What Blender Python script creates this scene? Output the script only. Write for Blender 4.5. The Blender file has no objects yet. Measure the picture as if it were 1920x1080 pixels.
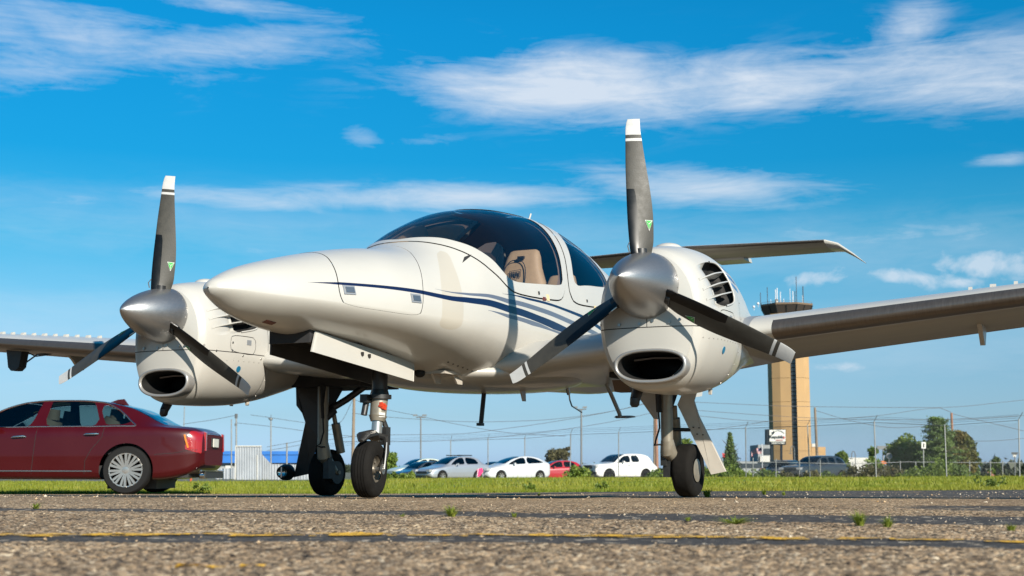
import bpy, bmesh, math, random
import numpy as np
from mathutils import Vector, Matrix

scene = bpy.context.scene
col = scene.collection
rng = np.random.RandomState(7)
random.seed(7)
PI = math.pi

# ------------------------------------------------------------------ camera
CAM = np.array([-5.2109, -4.273, .1612]); YAW, PITCH, ROLL, FPX = .456, .1396, .003, 2448.2
cF = np.array([math.cos(PITCH)*math.cos(YAW), math.cos(PITCH)*math.sin(YAW), math.sin(PITCH)])
cR = np.cross(cF, [0, 0, 1]); cR /= np.linalg.norm(cR); cU = np.cross(cR, cF)
cR, cU = math.cos(ROLL)*cR + math.sin(ROLL)*cU, -math.sin(ROLL)*cR + math.cos(ROLL)*cU
cd = bpy.data.cameras.new('camera'); cam = bpy.data.objects.new('camera', cd); col.objects.link(cam)
m = Matrix.Identity(4)
for i in range(3):
    m[i][0] = cR[i]; m[i][1] = cU[i]; m[i][2] = -cF[i]; m[i][3] = CAM[i]
cam.matrix_world = m
cd.sensor_width = 36; cd.lens = FPX/1920*36; cd.clip_start = .05; cd.clip_end = 6000
cd.dof.use_dof = True; cd.dof.focus_distance = 8.2; cd.dof.aperture_fstop = 5.8
scene.camera = cam

# ------------------------------------------------------------------ sun, sky, exposure
SAZ, SEL = math.radians(57), math.radians(28)        # direction the light travels towards (azimuth), elevation
sdir = Vector((math.cos(SAZ)*math.cos(SEL), math.sin(SAZ)*math.cos(SEL), -math.sin(SEL)))
sl = bpy.data.lights.new('sun', 'SUN'); sl.energy = 5.0; sl.angle = math.radians(.55); sl.color = (1, .92, .80)
so = bpy.data.objects.new('sun', sl); col.objects.link(so)
so.rotation_euler = sdir.to_track_quat('-Z', 'Y').to_euler(); so.location = (-20, -30, 20)
vs = scene.view_settings
vs.view_transform = 'Standard'; vs.look = 'None'; vs.exposure = 0.98; vs.gamma = 1.0; vs.use_curve_mapping = False

w = bpy.data.worlds.new('World'); scene.world = w; w.use_nodes = True
NT_ = w.node_tree; N = NT_.nodes; L = NT_.links; N.clear()
def nn(t, tree=None, **kw):
    n = (tree or NT_).nodes.new(t)
    for k, v in kw.items(): setattr(n, k, v)
    return n
def mth(op, a, b=None, c=None, tree=None, clamp=False):
    tr = tree or NT_
    n = nn('ShaderNodeMath', tr, operation=op); n.use_clamp = clamp
    for i, v in enumerate((a, b, c)):
        if v is None: continue
        if isinstance(v, (int, float)): n.inputs[i].default_value = v
        else: tr.links.new(v, n.inputs[i])
    return n.outputs[0]
out = nn('ShaderNodeOutputWorld'); bg = nn('ShaderNodeBackground')
sky = nn('ShaderNodeTexSky', sky_type='NISHITA'); sky.sun_disc = False
sky.sun_elevation = SEL
sunpos = -sdir
sky.sun_rotation = math.atan2(sunpos.x, sunpos.y)
sky.air_density = 1.0; sky.dust_density = .6; sky.ozone_density = 2.0; sky.altitude = 10
hs = nn('ShaderNodeHueSaturation'); hs.inputs['Saturation'].default_value = 1.0; hs.inputs['Value'].default_value = 1.0
L.new(sky.outputs[0], hs.inputs['Color'])
geo = nn('ShaderNodeTexCoord'); sep = nn('ShaderNodeSeparateXYZ'); L.new(geo.outputs['Generated'], sep.inputs[0])
el = mth('ARCSINE', sep.outputs[2])
az = mth('ARCTAN2', sep.outputs[1], sep.outputs[0])
# grade by elevation: deep azure overhead, pale at the horizon
ramp = nn('ShaderNodeValToRGB'); ramp.color_ramp.interpolation = 'LINEAR'
L.new(mth('MULTIPLY', el, 2.2, clamp=True), ramp.inputs[0])
cr = ramp.color_ramp
def setramp(cr, pts):
    while len(cr.elements) > 1: cr.elements.remove(cr.elements[-1])
    cr.elements[0].position = pts[0][0]; cr.elements[0].color = (*pts[0][1], 1)
    for p, c in pts[1:]:
        e = cr.elements.new(p); e.color = (*c, 1)
SKY_RAMP = [(0, (.68, 1.02, 1.95)), (.03, (.66, 1.0, 1.8)), (.09, (.57, .83, 1.24)), (.165, (.57, .85, 1.14)), (.25, (.52, .92, 1.12)), (.385, (.20, .92, 1.12)), (.515, (.05, .87, 1.2)), (.74, (.03, .99, 1.4)), (1, (.03, .99, 1.4))]
setramp(cr, SKY_RAMP)
mul = nn('ShaderNodeMix', data_type='RGBA', blend_type='MULTIPLY'); mul.inputs[0].default_value = 1
L.new(hs.outputs[0], mul.inputs[6]); L.new(ramp.outputs[0], mul.inputs[7])
# clouds: streaked noise in (azimuth, elevation); each bank has its own place in the sky
def cloud_mask(a0, e0, ra, re, tilt):
    """soft ellipse around azimuth a0 / elevation e0 (radians)"""
    da = mth('SUBTRACT', az, a0); de = mth('SUBTRACT', el, e0)
    c, s = math.cos(tilt), math.sin(tilt)
    p = mth('DIVIDE', mth('ADD', mth('MULTIPLY', da, c), mth('MULTIPLY', de, s)), ra)
    q = mth('DIVIDE', mth('SUBTRACT', mth('MULTIPLY', de, c), mth('MULTIPLY', da, s)), re)
    r2 = mth('ADD', mth('MULTIPLY', p, p), mth('MULTIPLY', q, q))
    return mth('POWER', 2.718, mth('MULTIPLY', r2, -1.0))
def sky_noise(sa, se, scale, detail, dist, off, rough=.55):
    cx = nn('ShaderNodeCombineXYZ')
    L.new(mth('MULTIPLY', az, sa), cx.inputs[0]); L.new(mth('MULTIPLY', el, se), cx.inputs[1]); cx.inputs[2].default_value = off
    no = nn('ShaderNodeTexNoise'); L.new(cx.outputs[0], no.inputs['Vector'])
    no.inputs['Scale'].default_value = scale; no.inputs['Detail'].default_value = detail
    no.inputs['Roughness'].default_value = rough; no.inputs['Distortion'].default_value = dist
    return no.outputs['Fac']
def pxdir(u, v):
    d = cF + cR*(u-960)/FPX - cU*(v-540)/FPX; d /= np.linalg.norm(d)
    return math.atan2(d[1], d[0]), math.asin(d[2])
n1 = sky_noise(5, 16, 1.6, 9, .6, 0.0, .62)
n3 = sky_noise(6, 42, 2.4, 10, .9, 7.7, .68)
n1 = mth('ADD', mth('MULTIPLY', n1, .62), mth('MULTIPLY', n3, .38))
n2 = sky_noise(9, 13, 4.0, 10, .3, 3.3, .6)
def bank(lst, nz, lo, hi, amt):
    tot = None
    for (u, v, ru, rv, t, a) in lst:
        a0, e0 = pxdir(u, v)
        mk = mth('MULTIPLY', cloud_mask(a0, e0, ru/FPX, rv/FPX, t), a)
        tot = mk if tot is None else mth('MAXIMUM', tot, mk)
    x = mth('SUBTRACT', mth('ADD', tot, mth('MULTIPLY', mth('SUBTRACT', nz, .5), 2.6)), lo)
    x = mth('DIVIDE', x, hi-lo, clamp=True)
    x = mth('MULTIPLY', x, mth('MINIMUM', mth('MULTIPLY', tot, 3.0), 1.0))
    return mth('MULTIPLY', x, amt)
CL1 = [(1090, 165, 300, 62, .03, 1.0), (1500, 150, 520, 52, -.02, .95), (1860, 140, 260, 60, 0, .8), (1700, 50, 80, 50, -.5, .55), (1640, 90, 40, 20, -.4, .5)]
CL2 = [(120, 60, 300, 60, .1, .75), (380, 90, 330, 40, -.12, .8), (60, 130, 200, 35, -.1, .75), (450, 10, 260, 22, .05, .6),
       (680, 258, 50, 24, .3, .60), (800, 262, 110, 16, -.1, .36), (480, 378, 200, 20, .03, .95), (820, 372, 360, 26, -.03, 1.15), (1300, 352, 240, 36, .06, 1.1),
       (1650, 440, 330, 30, 0, .55), (160, 380, 120, 20, 0, .4), (1890, 298, 60, 12, 0, .6), (500, 470, 320, 30, 0, .4)]
CL3 = [(1860, 495, 120, 26, .1, 1.0), (1700, 520, 170, 18, .1, .7), (1560, 520, 110, 16, 0, .55), (1800, 530, 50, 10, 0, .8), (1560, 690, 120, 12, 0, .35)]
k1 = bank(CL1, n1, .08, 1.05, .86); k2 = bank(CL2, n1, .25, 1.30, .76); k3 = bank(CL3, n2, .30, 1.0, .66)
k4 = bank([(700, 440, 900, 60, .02, .9), (1500, 470, 700, 60, 0, .9), (300, 640, 900, 90, 0, .8), (1700, 640, 700, 60, 0, .7)], n1, .0, 2.2, .42)
cl = mth('MAXIMUM', mth('MAXIMUM', k1, k4), mth('MAXIMUM', k2, k3))
mixc = nn('ShaderNodeMix', data_type='RGBA'); L.new(cl, mixc.inputs[0]); L.new(mul.outputs[2], mixc.inputs[6])
CLOUD_COL = (7.6, 8.3, 9.2, 1)
mixc.inputs[7].default_value = CLOUD_COL
L.new(mixc.outputs[2], bg.inputs['Color']); bg.inputs['Strength'].default_value = .0505
L.new(bg.outputs[0], out.inputs[0])

# ------------------------------------------------------------------ helpers
def at(u, v, s):
    """point at depth s (metres ahead of the camera, horizontally) seen at photo pixel u, v"""
    d = cF + cR*(u-960)/FPX - cU*(v-540)/FPX
    return CAM + d*(s/(d[0]*math.cos(YAW) + d[1]*math.sin(YAW)))
FH = np.array([math.cos(YAW), math.sin(YAW), 0]); RH = np.array([math.sin(YAW), -math.cos(YAW), 0])
def tag(o, label=None, cat=None, group=None, kind=None):
    if label: o['label'] = label
    if cat: o['category'] = cat
    if group: o['group'] = group
    if kind: o['kind'] = kind
    return o
def link(o, parent=None):
    col.objects.link(o)
    if parent is not None: o.parent = parent
    return o
def empty(name, loc=(0, 0, 0), rz=0):
    o = bpy.data.objects.new(name, None); o.empty_display_size = .2; link(o)
    o.location = loc; o.rotation_euler = (0, 0, rz); return o
def copy_tree(o, parent=None):
    c = o.copy(); col.objects.link(c); c.parent = parent
    for ch in list(o.children): copy_tree(ch, c)
    return c
def meshobj(name, v, f, mats, parent=None, smooth=False, mi=None, auto=None):
    me = bpy.data.meshes.new(name); me.from_pydata([tuple(map(float, p)) for p in v], [], f)
    if not isinstance(mats, (list, tuple)): mats = [mats]
    for mm in mats: me.materials.append(mm)
    if mi is not None: me.polygons.foreach_set('material_index', mi)
    me.update()
    if smooth:
        me.shade_smooth()
        if auto: me.set_sharp_from_angle(angle=math.radians(auto))
    o = bpy.data.objects.new(name, me); return link(o, parent)
class MB:
    def __init__(s): s.v = []; s.f = []
    def add(s, vs_, fs_):
        b = len(s.v); s.v += [tuple(map(float, p)) for p in vs_]; s.f += [tuple(i+b for i in f) for f in fs_]; return s
    def box(s, c, d, R=None):
        c = np.array(c, float); h = np.array(d, float)/2
        P = [np.array([x, y, z])*h for x in (-1, 1) for y in (-1, 1) for z in (-1, 1)]
        if R is not None: P = [R@p for p in P]
        return s.add([c+p for p in P], [(0, 1, 3, 2), (4, 6, 7, 5), (0, 4, 5, 1), (2, 3, 7, 6), (0, 2, 6, 4), (1, 5, 7, 3)])
    def hull8(s, a, b):
        return s.add(list(a)+list(b), [(0, 3, 2, 1), (4, 5, 6, 7), (0, 1, 5, 4), (1, 2, 6, 5), (2, 3, 7, 6), (3, 0, 4, 7)])
    def tube(s, pts, r, n=8, cap=True, flat=None):
        pts = [np.array(p, float) for p in pts]; k = len(pts)
        rr = r if isinstance(r, (list, tuple, np.ndarray)) else [r]*k
        vs_ = []; up = np.array([0, 0, 1.0]); X = None
        for i, p in enumerate(pts):
            d = pts[min(i+1, k-1)] - pts[max(i-1, 0)]; d = d/(np.linalg.norm(d)+1e-12)
            if X is None:
                a = up if abs(d[2]) < .95 else np.array([1.0, 0, 0]); X = np.cross(d, a)
            X = X - d*(X@d); X /= np.linalg.norm(X)+1e-12; Y = np.cross(d, X)
            for j in range(n):
                t = 2*PI*(j+.5)/n
                vs_.append(p + rr[i]*(math.cos(t)*X*(flat or 1) + math.sin(t)*Y))
        fs_ = [(i*n+j, i*n+(j+1) % n, (i+1)*n+(j+1) % n, (i+1)*n+j) for i in range(k-1) for j in range(n)]
        if cap: fs_ += [tuple(reversed(range(n))), tuple(range((k-1)*n, k*n))]
        return s.add(vs_, fs_)
    def lathe(s, prof, c, axis, n=32, sx=1.0):
        """prof: (along, radius)"""
        axis = np.array(axis, float); axis /= np.linalg.norm(axis)
        a = np.array([0, 0, 1.0]) if abs(axis[2]) < .9 else np.array([1.0, 0, 0])
        X = np.cross(axis, a); X /= np.linalg.norm(X); Y = np.cross(axis, X); c = np.array(c, float)
        vs_ = [c + axis*h + r*(math.cos(2*PI*j/n)*X + math.sin(2*PI*j/n)*Y) for h, r in prof for j in range(n)]
        k = len(prof)
        fs_ = [(i*n+j, (i+1)*n+j, (i+1)*n+(j+1) % n, i*n+(j+1) % n) for i in range(k-1) for j in range(n)]
        return s.add(vs_, fs_)
    def disc(s, c, axis, r, h, n=12):
        return s.lathe([(0, 1e-4), (0, r), (h, r), (h, 1e-4)], c, axis, n)
    def sphere(s, c, r, n=8, sz=1.0):
        k = max(4, n//2)
        return s.lathe([(-r*sz*math.cos(PI*i/k), max(1e-4, r*math.sin(PI*i/k))) for i in range(k+1)], c, (0, 0, 1), n)
    def prism(s, poly, y0, y1, T=lambda a, b, h: (a, h, b)):
        n = len(poly)
        vs_ = [T(a, b, y0) for a, b in poly] + [T(a, b, y1) for a, b in poly]
        fs_ = [tuple(range(n)), tuple(reversed(range(n, 2*n)))] + [(i, i+n, (i+1) % n+n, (i+1) % n) for i in range(n)]
        return s.add(vs_, fs_)
    def build(s, name, mat, parent=None, smooth=False, auto=40, kind=None):
        o = meshobj(name, s.v, s.f, mat, parent, smooth, auto=auto if smooth else None)
        if kind: o['kind'] = kind
        return o

# ------------------------------------------------------------------ materials
M = {}
ALB = .66                                             # whole scene is exposed for the shade, one stop up
def mat(name, color, rough=.5, metal=0, coat=0, spec=.5, noise=0, nscale=8, bump=0, bscale=60, coatr=.05, stretch=None, emit=None, c2=None, trans=0, alpha=None, detail=4):
    color = tuple(c*ALB for c in color); c2 = tuple(c*ALB for c in c2) if c2 else None
    m_ = bpy.data.materials.new(name); m_.use_nodes = True; t = m_.node_tree; b = t.nodes['Principled BSDF']
    b.inputs['Base Color'].default_value = (*color, 1); b.inputs['Roughness'].default_value = rough
    b.inputs['Metallic'].default_value = metal; b.inputs['Coat Weight'].default_value = coat; b.inputs['Coat Roughness'].default_value = coatr
    b.inputs['Specular IOR Level'].default_value = spec
    if noise or bump or c2:
        tc = nn('ShaderNodeTexCoord', t); mp = nn('ShaderNodeMapping', t); t.links.new(tc.outputs['Object'], mp.inputs[0])
        if stretch: mp.inputs['Scale'].default_value = stretch
    if noise or c2:
        no = nn('ShaderNodeTexNoise', t); no.inputs['Scale'].default_value = nscale; no.inputs['Detail'].default_value = detail
        t.links.new(mp.outputs[0], no.inputs['Vector'])
        mx = nn('ShaderNodeMix', t, data_type='RGBA')
        a = c2 or tuple(c*(1-noise) for c in color)
        b2 = color if c2 else tuple(min(1, c*(1+noise)) for c in color)
        mx.inputs[6].default_value = (*a, 1); mx.inputs[7].default_value = (*b2, 1)
        mr = nn('ShaderNodeMapRange', t); mr.inputs[1].default_value = .32; mr.inputs[2].default_value = .68
        t.links.new(no.outputs['Fac'], mr.inputs[0]); t.links.new(mr.outputs[0], mx.inputs[0])
        t.links.new(mx.outputs[2], b.inputs['Base Color'])
        if noise:
            r2 = nn('ShaderNodeMapRange', t); r2.inputs[1].default_value = .3; r2.inputs[2].default_value = .7
            r2.inputs[3].default_value = max(0, rough*.88); r2.inputs[4].default_value = min(1, rough*1.12)
            t.links.new(no.outputs['Fac'], r2.inputs[0]); t.links.new(r2.outputs[0], b.inputs['Roughness'])
    if bump:
        n2_ = nn('ShaderNodeTexNoise', t); n2_.inputs['Scale'].default_value = bscale; n2_.inputs['Detail'].default_value = 5
        t.links.new(mp.outputs[0], n2_.inputs['Vector'])
        bp = nn('ShaderNodeBump', t); bp.inputs['Strength'].default_value = bump; bp.inputs['Distance'].default_value = .01
        t.links.new(n2_.outputs['Fac'], bp.inputs['Height']); t.links.new(bp.outputs[0], b.inputs['Normal'])
    if emit: b.inputs['Emission Color'].default_value = (*emit, 1); b.inputs['Emission Strength'].default_value = 1
    M[name] = m_; return m_
def glass(name, tint, refl=1.0, rough=.01):
    m_ = bpy.data.materials.new(name); m_.use_nodes = True; t = m_.node_tree; t.nodes.clear()
    o = nn('ShaderNodeOutputMaterial', t); mx = nn('ShaderNodeMixShader', t); tr = nn('ShaderNodeBsdfTransparent', t); gl = nn('ShaderNodeBsdfGlossy', t)
    fr = nn('ShaderNodeFresnel', t); fr.inputs[0].default_value = 1.5
    tr.inputs[0].default_value = (*tint, 1); gl.inputs['Roughness'].default_value = rough
    t.links.new(mth('MULTIPLY', fr.outputs[0], refl, tree=t, clamp=True), mx.inputs[0]); t.links.new(tr.outputs[0], mx.inputs[1]); t.links.new(gl.outputs[0], mx.inputs[2])
    t.links.new(mx.outputs[0], o.inputs[0]); M[name] = m_; return m_
def leafmat(name, c1, c2, scale=1.2, tr=.35):
    c1 = tuple(c*ALB for c in c1); c2 = tuple(c*ALB for c in c2)
    m_ = bpy.data.materials.new(name); m_.use_nodes = True; t = m_.node_tree; b = t.nodes['Principled BSDF']
    tc = nn('ShaderNodeTexCoord', t); no = nn('ShaderNodeTexNoise', t); no.inputs['Scale'].default_value = scale; no.inputs['Detail'].default_value = 6
    t.links.new(tc.outputs['Object'], no.inputs['Vector'])
    mx = nn('ShaderNodeMix', t, data_type='RGBA'); mx.inputs[6].default_value = (*c1, 1); mx.inputs[7].default_value = (*c2, 1)
    mr = nn('ShaderNodeMapRange', t); mr.inputs[1].default_value = .35; mr.inputs[2].default_value = .65
    t.links.new(no.outputs['Fac'], mr.inputs[0]); t.links.new(mr.outputs[0], mx.inputs[0])
    b.inputs['Roughness'].default_value = .6
    t.links.new(mx.outputs[2], b.inputs['Base Color'])
    tl = nn('ShaderNodeBsdfTranslucent', t); t.links.new(mx.outputs[2], tl.inputs[0])
    ms = nn('ShaderNodeMixShader', t); ms.inputs[0].default_value = tr
    t.links.new(b.outputs[0], ms.inputs[1]); t.links.new(tl.outputs[0], ms.inputs[2]); t.links.new(ms.outputs[0], t.nodes['Material Output'].inputs[0])
    M[name] = m_; return m_

mat('white_paint', (.545, .53, .485), .36, coat=.35, coatr=.10, noise=.025, nscale=3)
mat('beige_paint', (.50, .465, .395), .36, coat=.35, coatr=.10, noise=.02, nscale=3)
mat('navy_paint', (.006, .010, .045), .3, coat=.5)
mat('grey_paint', (.12, .14, .185), .3, coat=.5)
mat('blue_paint', (.10, .22, .42), .3, coat=.5)
mat('underside_shade_white', (.40, .365, .29), .42, noise=.18, nscale=3, stretch=(9, .5, 1))  # streaked white, base darkened to paint in the shade below wings and tailplane
mat('dirty_white', (.50, .46, .40), .4, coat=.25, noise=.08, nscale=9)
mat('dark_gap', (.015, .013, .012), .8)
mat('black', (.012, .012, .012), .7, spec=.3)
mat('black_metal', (.02, .02, .02), .45, noise=.3, nscale=20)
mat('deice_metal', (.20, .17, .145), .38, metal=.75, noise=.12, nscale=14, stretch=(1, 12, 1))
mat('lip_metal', (.46, .45, .43), .38, metal=.55, coat=.2)
mat('spinner_metal', (.46, .455, .45), .36, metal=.88, noise=.05, nscale=30, stretch=(1, 8, 8))
mat('blade_grey', (.048, .045, .036), .55, noise=.15, nscale=25, bump=.05, bscale=120)
mat('blade_boot', (.004, .004, .0045), .33, noise=.3, nscale=18, spec=.28)
mat('blade_white', (.62, .62, .60), .42, noise=.05, nscale=30)
mat('logo_green', (.02, .45, .05), .4)
mat('steel', (.55, .53, .50), .3, metal=.9)
mat('chrome', (.75, .74, .72), .14, metal=1)
mat('piston_steel', (.62, .60, .56), .3, metal=.8)
mat('strut_paint', (.30, .27, .215), .4, metal=.35, noise=.15, nscale=15)
mat('tyre', (.010, .009, .008), .85, noise=.25, nscale=25, bump=.15, bscale=60, spec=.15)
mat('wheel_metal', (.20, .175, .14), .45, metal=.5, noise=.2, nscale=30)
mat('tan_leather', (.52, .36, .20), .6, noise=.08, nscale=12, bump=.1, bscale=80)
mat('cabin_grey', (.22, .16, .125), .75)
mat('cabin_dark', (.02, .02, .022), .8)
mat('orange_red', (.6, .06, .02), .5)
mat('cream_label', (.72, .58, .33), .5)
mat('red_label', (.14, .035, .025), .5)
mat('teal_dot', (.01, .16, .30), .4)
mat('alu_latch', (.42, .44, .46), .4, metal=.5)
glass('canopy_glass', (.80, .80, .83), .95)
# ------------------------------------------------------------------ surface tools
def pchip(xs, ys, x):
    xs = np.asarray(xs, float); ys = np.asarray(ys, float); x = np.clip(np.asarray(x, float), xs[0], xs[-1])
    h = np.diff(xs); d = np.diff(ys)/h; m = np.zeros(len(xs))
    for i in range(1, len(xs)-1):
        if d[i-1]*d[i] > 0:
            w1 = 2*h[i]+h[i-1]; w2 = h[i]+2*h[i-1]; m[i] = (w1+w2)/(w1/d[i-1]+w2/d[i])
    m[0] = d[0]; m[-1] = d[-1]
    i = np.clip(np.searchsorted(xs, x, side='right')-1, 0, len(xs)-2); t = (x-xs[i])/h[i]
    return ys[i]*(1+2*t)*(1-t)**2 + m[i]*h[i]*t*(1-t)**2 + ys[i+1]*t*t*(3-2*t) + m[i+1]*h[i]*t*t*(t-1)
def grid(us, vs_):
    return [[(us[i], vs_[j]), (us[i+1], vs_[j]), (us[i+1], vs_[j+1]), (us[i], vs_[j+1])] for i in range(len(us)-1) for j in range(len(vs_)-1)]
def split(polys, gf):
    """cut parameter-space polygons along gf = 0; returns (inside: gf<0, outside)"""
    if not polys: return [], []
    flat = np.array([p for q in polys for p in q]); g = gf(flat[:, 0], flat[:, 1]); ins, outs = [], []; k = 0
    for q in polys:
        n = len(q); gv = g[k:k+n]; k += n
        if (gv <= 0).all(): ins.append(q); continue
        if (gv >= 0).all(): outs.append(q); continue
        a, b = [], []
        for i in range(n):
            p0, p1, g0, g1 = q[i], q[(i+1) % n], gv[i], gv[(i+1) % n]
            (a if g0 <= 0 else b).append(p0)
            if g0 == 0: b.append(p0)
            if g0*g1 < 0:
                t = g0/(g0-g1); pm = (p0[0]+(p1[0]-p0[0])*t, p0[1]+(p1[1]-p0[1])*t); a.append(pm); b.append(pm)
        if len(a) > 2: ins.append(a)
        if len(b) > 2: outs.append(b)
    return ins, outs
def band(polys, f, w_):
    """thin band |f| < w_, robust for bands narrower than a grid cell"""
    a, o = split(polys, lambda x, t: f(x, t)-w_); a, o2 = split(a, lambda x, t: -f(x, t)-w_); return a, o+o2
def sdf(poly, kx=1.0, ky=1.0):
    P = np.array(poly, float)*[kx, ky]
    def g(x, y):
        p = np.stack([np.asarray(x)*kx, np.asarray(y)*ky], -1); dm = np.full(len(p), 1e9); ins = np.zeros(len(p), bool)
        for i in range(len(P)):
            a, b = P[i], P[(i+1) % len(P)]; e = b-a; w_ = p-a
            t = np.clip((w_@e)/(e@e+1e-15), 0, 1); dm = np.minimum(dm, np.linalg.norm(w_-t[:, None]*e, axis=1))
            c = ((a[1] > p[:, 1]) != (b[1] > p[:, 1])) & (p[:, 0] < (b[0]-a[0])*(p[:, 1]-a[1])/(b[1]-a[1]+1e-15)+a[0]); ins ^= c
        return np.where(ins, -dm, dm)
    return g
def smoothpoly(pts, it=2):
    P = [tuple(p) for p in pts]
    for _ in range(it):
        Q = []
        for i in range(len(P)):
            a, b = P[i], P[(i+1) % len(P)]
            Q += [(a[0]*.75+b[0]*.25, a[1]*.75+b[1]*.25), (a[0]*.25+b[0]*.75, a[1]*.25+b[1]*.75)]
        P = Q
    return P
def surf_normal(S, U, V, e=1e-3):
    n = np.cross(S(U+e, V)-S(U-e, V), S(U, V+e)-S(U, V-e)); l = np.linalg.norm(n, axis=-1, keepdims=True)
    return n/np.maximum(l, 1e-12)
def surface(name, groups, S, mats, parent=None, off=0, flip=False, normals=True):
    """groups: list of polygon lists, one per material"""
    key = {}; uv = []; faces = []; mi = []
    for gi, polys in enumerate(groups):
        for q in polys:
            f = []
            for p in q:
                k = (round(p[0], 5), round(p[1], 5))
                if k not in key: key[k] = len(uv); uv.append(p)
                if not f or f[-1] != key[k]: f.append(key[k])
            if f and f[0] == f[-1]: f.pop()
            if len(f) > 2 and len(set(f)) == len(f):
                faces.append(f[::-1] if flip else f); mi.append(gi)
    uv = np.array(uv); nrm = surf_normal(S, uv[:, 0], uv[:, 1])
    if flip: nrm = -nrm
    P = S(uv[:, 0], uv[:, 1]) + nrm*off
    o = meshobj(name, P, faces, mats, parent, True, mi)
    if normals:
        try: o.data.normals_split_custom_set_from_vertices([tuple(n) for n in nrm])
        except Exception as e: print('normals', e)
    return o

# ------------------------------------------------------------------ aeroplane shapes
FX = [0, .02, .08, .22, .5, .8, 1.2, 1.6, 1.8, 2.1, 2.5, 3.0, 3.5, 4.0, 4.5, 5.0, 5.6, 6.4, 7.4, 8.3]
FT = [1.085, 1.115, 1.150, 1.214, 1.300, 1.378, 1.465, 1.530, 1.600, 1.777, 1.931, 2.021, 2.055, 2.01, 1.91, 1.79, 1.66, 1.52, 1.44, 1.38]
FB = [1.075, 1.052, 1.018, .962, .922, .905, .885, .843, .815, .765, .722, .728, .75, .775, .795, .81, .87, .98, 1.08, 1.16]
FW = [.005, .045, .095, .165, .285, .365, .457, .52, .545, .57, .59, .60, .60, .59, .55, .48, .38, .27, .16, .06]
FM = [1.08, 1.08, 1.08, 1.075, 1.07, 1.07, 1.07, 1.07, 1.08, 1.10, 1.12, 1.13, 1.13, 1.13, 1.14, 1.15, 1.17, 1.2, 1.24, 1.27]
def sect(y0, w_, zt, zb, zm, th, nu, nl):
    s = np.sin(th); c = np.cos(th); n = np.where(c >= 0, nu, nl)
    y = y0 - w_*np.sign(s)*np.abs(s)**(2/n)
    z = zm + np.where(c >= 0, zt-zm, zm-zb)*np.sign(c)*np.abs(c)**(2/n)
    return y, z
def fus(x, th):
    x = np.asarray(x, float); k = np.clip((x-.3)/1.5, 0, 1)
    y, z = sect(0, pchip(FX, FW, x), pchip(FX, FT, x), pchip(FX, FB, x), pchip(FX, FM, x), th, 2.0+.15*k, 1.5+.55*k)
    return np.stack([np.clip(x, 0, 9)+0*y, y, z], -1)
NX = [1.70, 1.75, 1.86, 2.05, 2.3, 2.6, 2.9, 3.3, 3.8, 4.4]
NZT = [1.385, 1.425, 1.455, 1.485, 1.50, 1.48, 1.425, 1.31, 1.18, 1.06]
NZB = [.650, .618, .605, .608, .622, .665, .735, .835, .915, .97]
NW_ = [.27, .31, .335, .348, .34, .30, .245, .165, .10, .03]
NZM = [1.05, 1.05, 1.06, 1.07, 1.07, 1.07, 1.07, 1.07, 1.05, 1.0]
EY = 1.738
def nac(x, th):
    x = np.asarray(x, float)
    y, z = sect(-EY, pchip(NX, NW_, x), pchip(NX, NZT, x), pchip(NX, NZB, x), pchip(NX, NZM, x), th, 2.15, 2.3)
    return np.stack([x+0*y, y, z], -1)
# ------------------------------------------------------------------ aeroplane
plane = empty('aeroplane', (0, 0, 0))
tag(plane, 'white twin-engine propeller aeroplane with navy stripes parked on the worn apron', 'aeroplane')

xs_f = np.unique(np.concatenate([np.linspace(0, .3, 22)**1, .3*np.linspace(0, 1, 14)**2, np.arange(.34, 4.4, .045), np.arange(4.4, 8.31, .15)]))
th_f = np.linspace(-PI, PI, 121)
G0 = grid(xs_f, th_f)
KX, KY = 1.0, .52
def reg(poly, it=2): 
    s_ = sdf(smoothpoly(poly, it) if it else poly, KX, KY)
    return lambda x, th: s_(x, np.abs(th))
def reg1(poly, it=0):                                   # left side only (theta > 0)
    return sdf(smoothpoly(poly, it) if it else poly, KX, KY)
glass_poly = [(1.60, -.3), (1.83, -.3), (1.845, 0), (1.87, .13), (1.902, .288), (1.95, .459), (1.997, .622), (2.073, .778), (2.149, .906), (2.216, 1.012), (2.264, 1.112), (2.311, 1.185),
              (2.37, 1.232), (2.482, 1.25), (2.71, 1.25), (2.95, 1.24), (3.11, 1.225), (3.165, 1.20), (3.19, 1.13), (3.238, 1.012), (3.283, .878), (3.322, .714), (3.345, .551), (3.352, .374), (3.30, .25),
              (3.157, .21), (2.9, .19), (2.75, .14), (2.66, .05), (2.64, -.3), (2.3, -.3)]
rear_poly = [(3.652, .50), (3.557, .764), (3.481, .927), (3.41, 1.069), (3.385, 1.16), (3.43, 1.195), (3.6, 1.16), (3.90, 1.11), (4.15, 1.05), (4.22, .93), (4.17, .75), (4.05, .58), (3.9, .46), (3.75, .44)]
frame_poly = [(1.78, -.3), (1.80, .05), (1.83, .274), (1.88, .516), (1.975, .807), (2.10, 1.048), (2.225, 1.204), (2.30, 1.296), (2.397, 1.346), (2.663, 1.367), (2.95, 1.365), (3.09, 1.35), (3.15, 1.30), (3.20, 1.225), (3.29, 1.069), (3.375, .863), (3.43, .565), (3.45, .2), (3.45, -.3)]
rdoor_poly = [(3.56, .2), (3.50, .5), (3.40, .863), (3.30, 1.10), (3.262, 1.22), (3.265, 1.30), (3.33, 1.348), (3.547, 1.346), (3.9, 1.31), (4.2, 1.28), (4.36, 1.15), (4.38, .9), (4.25, .5), (4.15, .2)]
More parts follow.
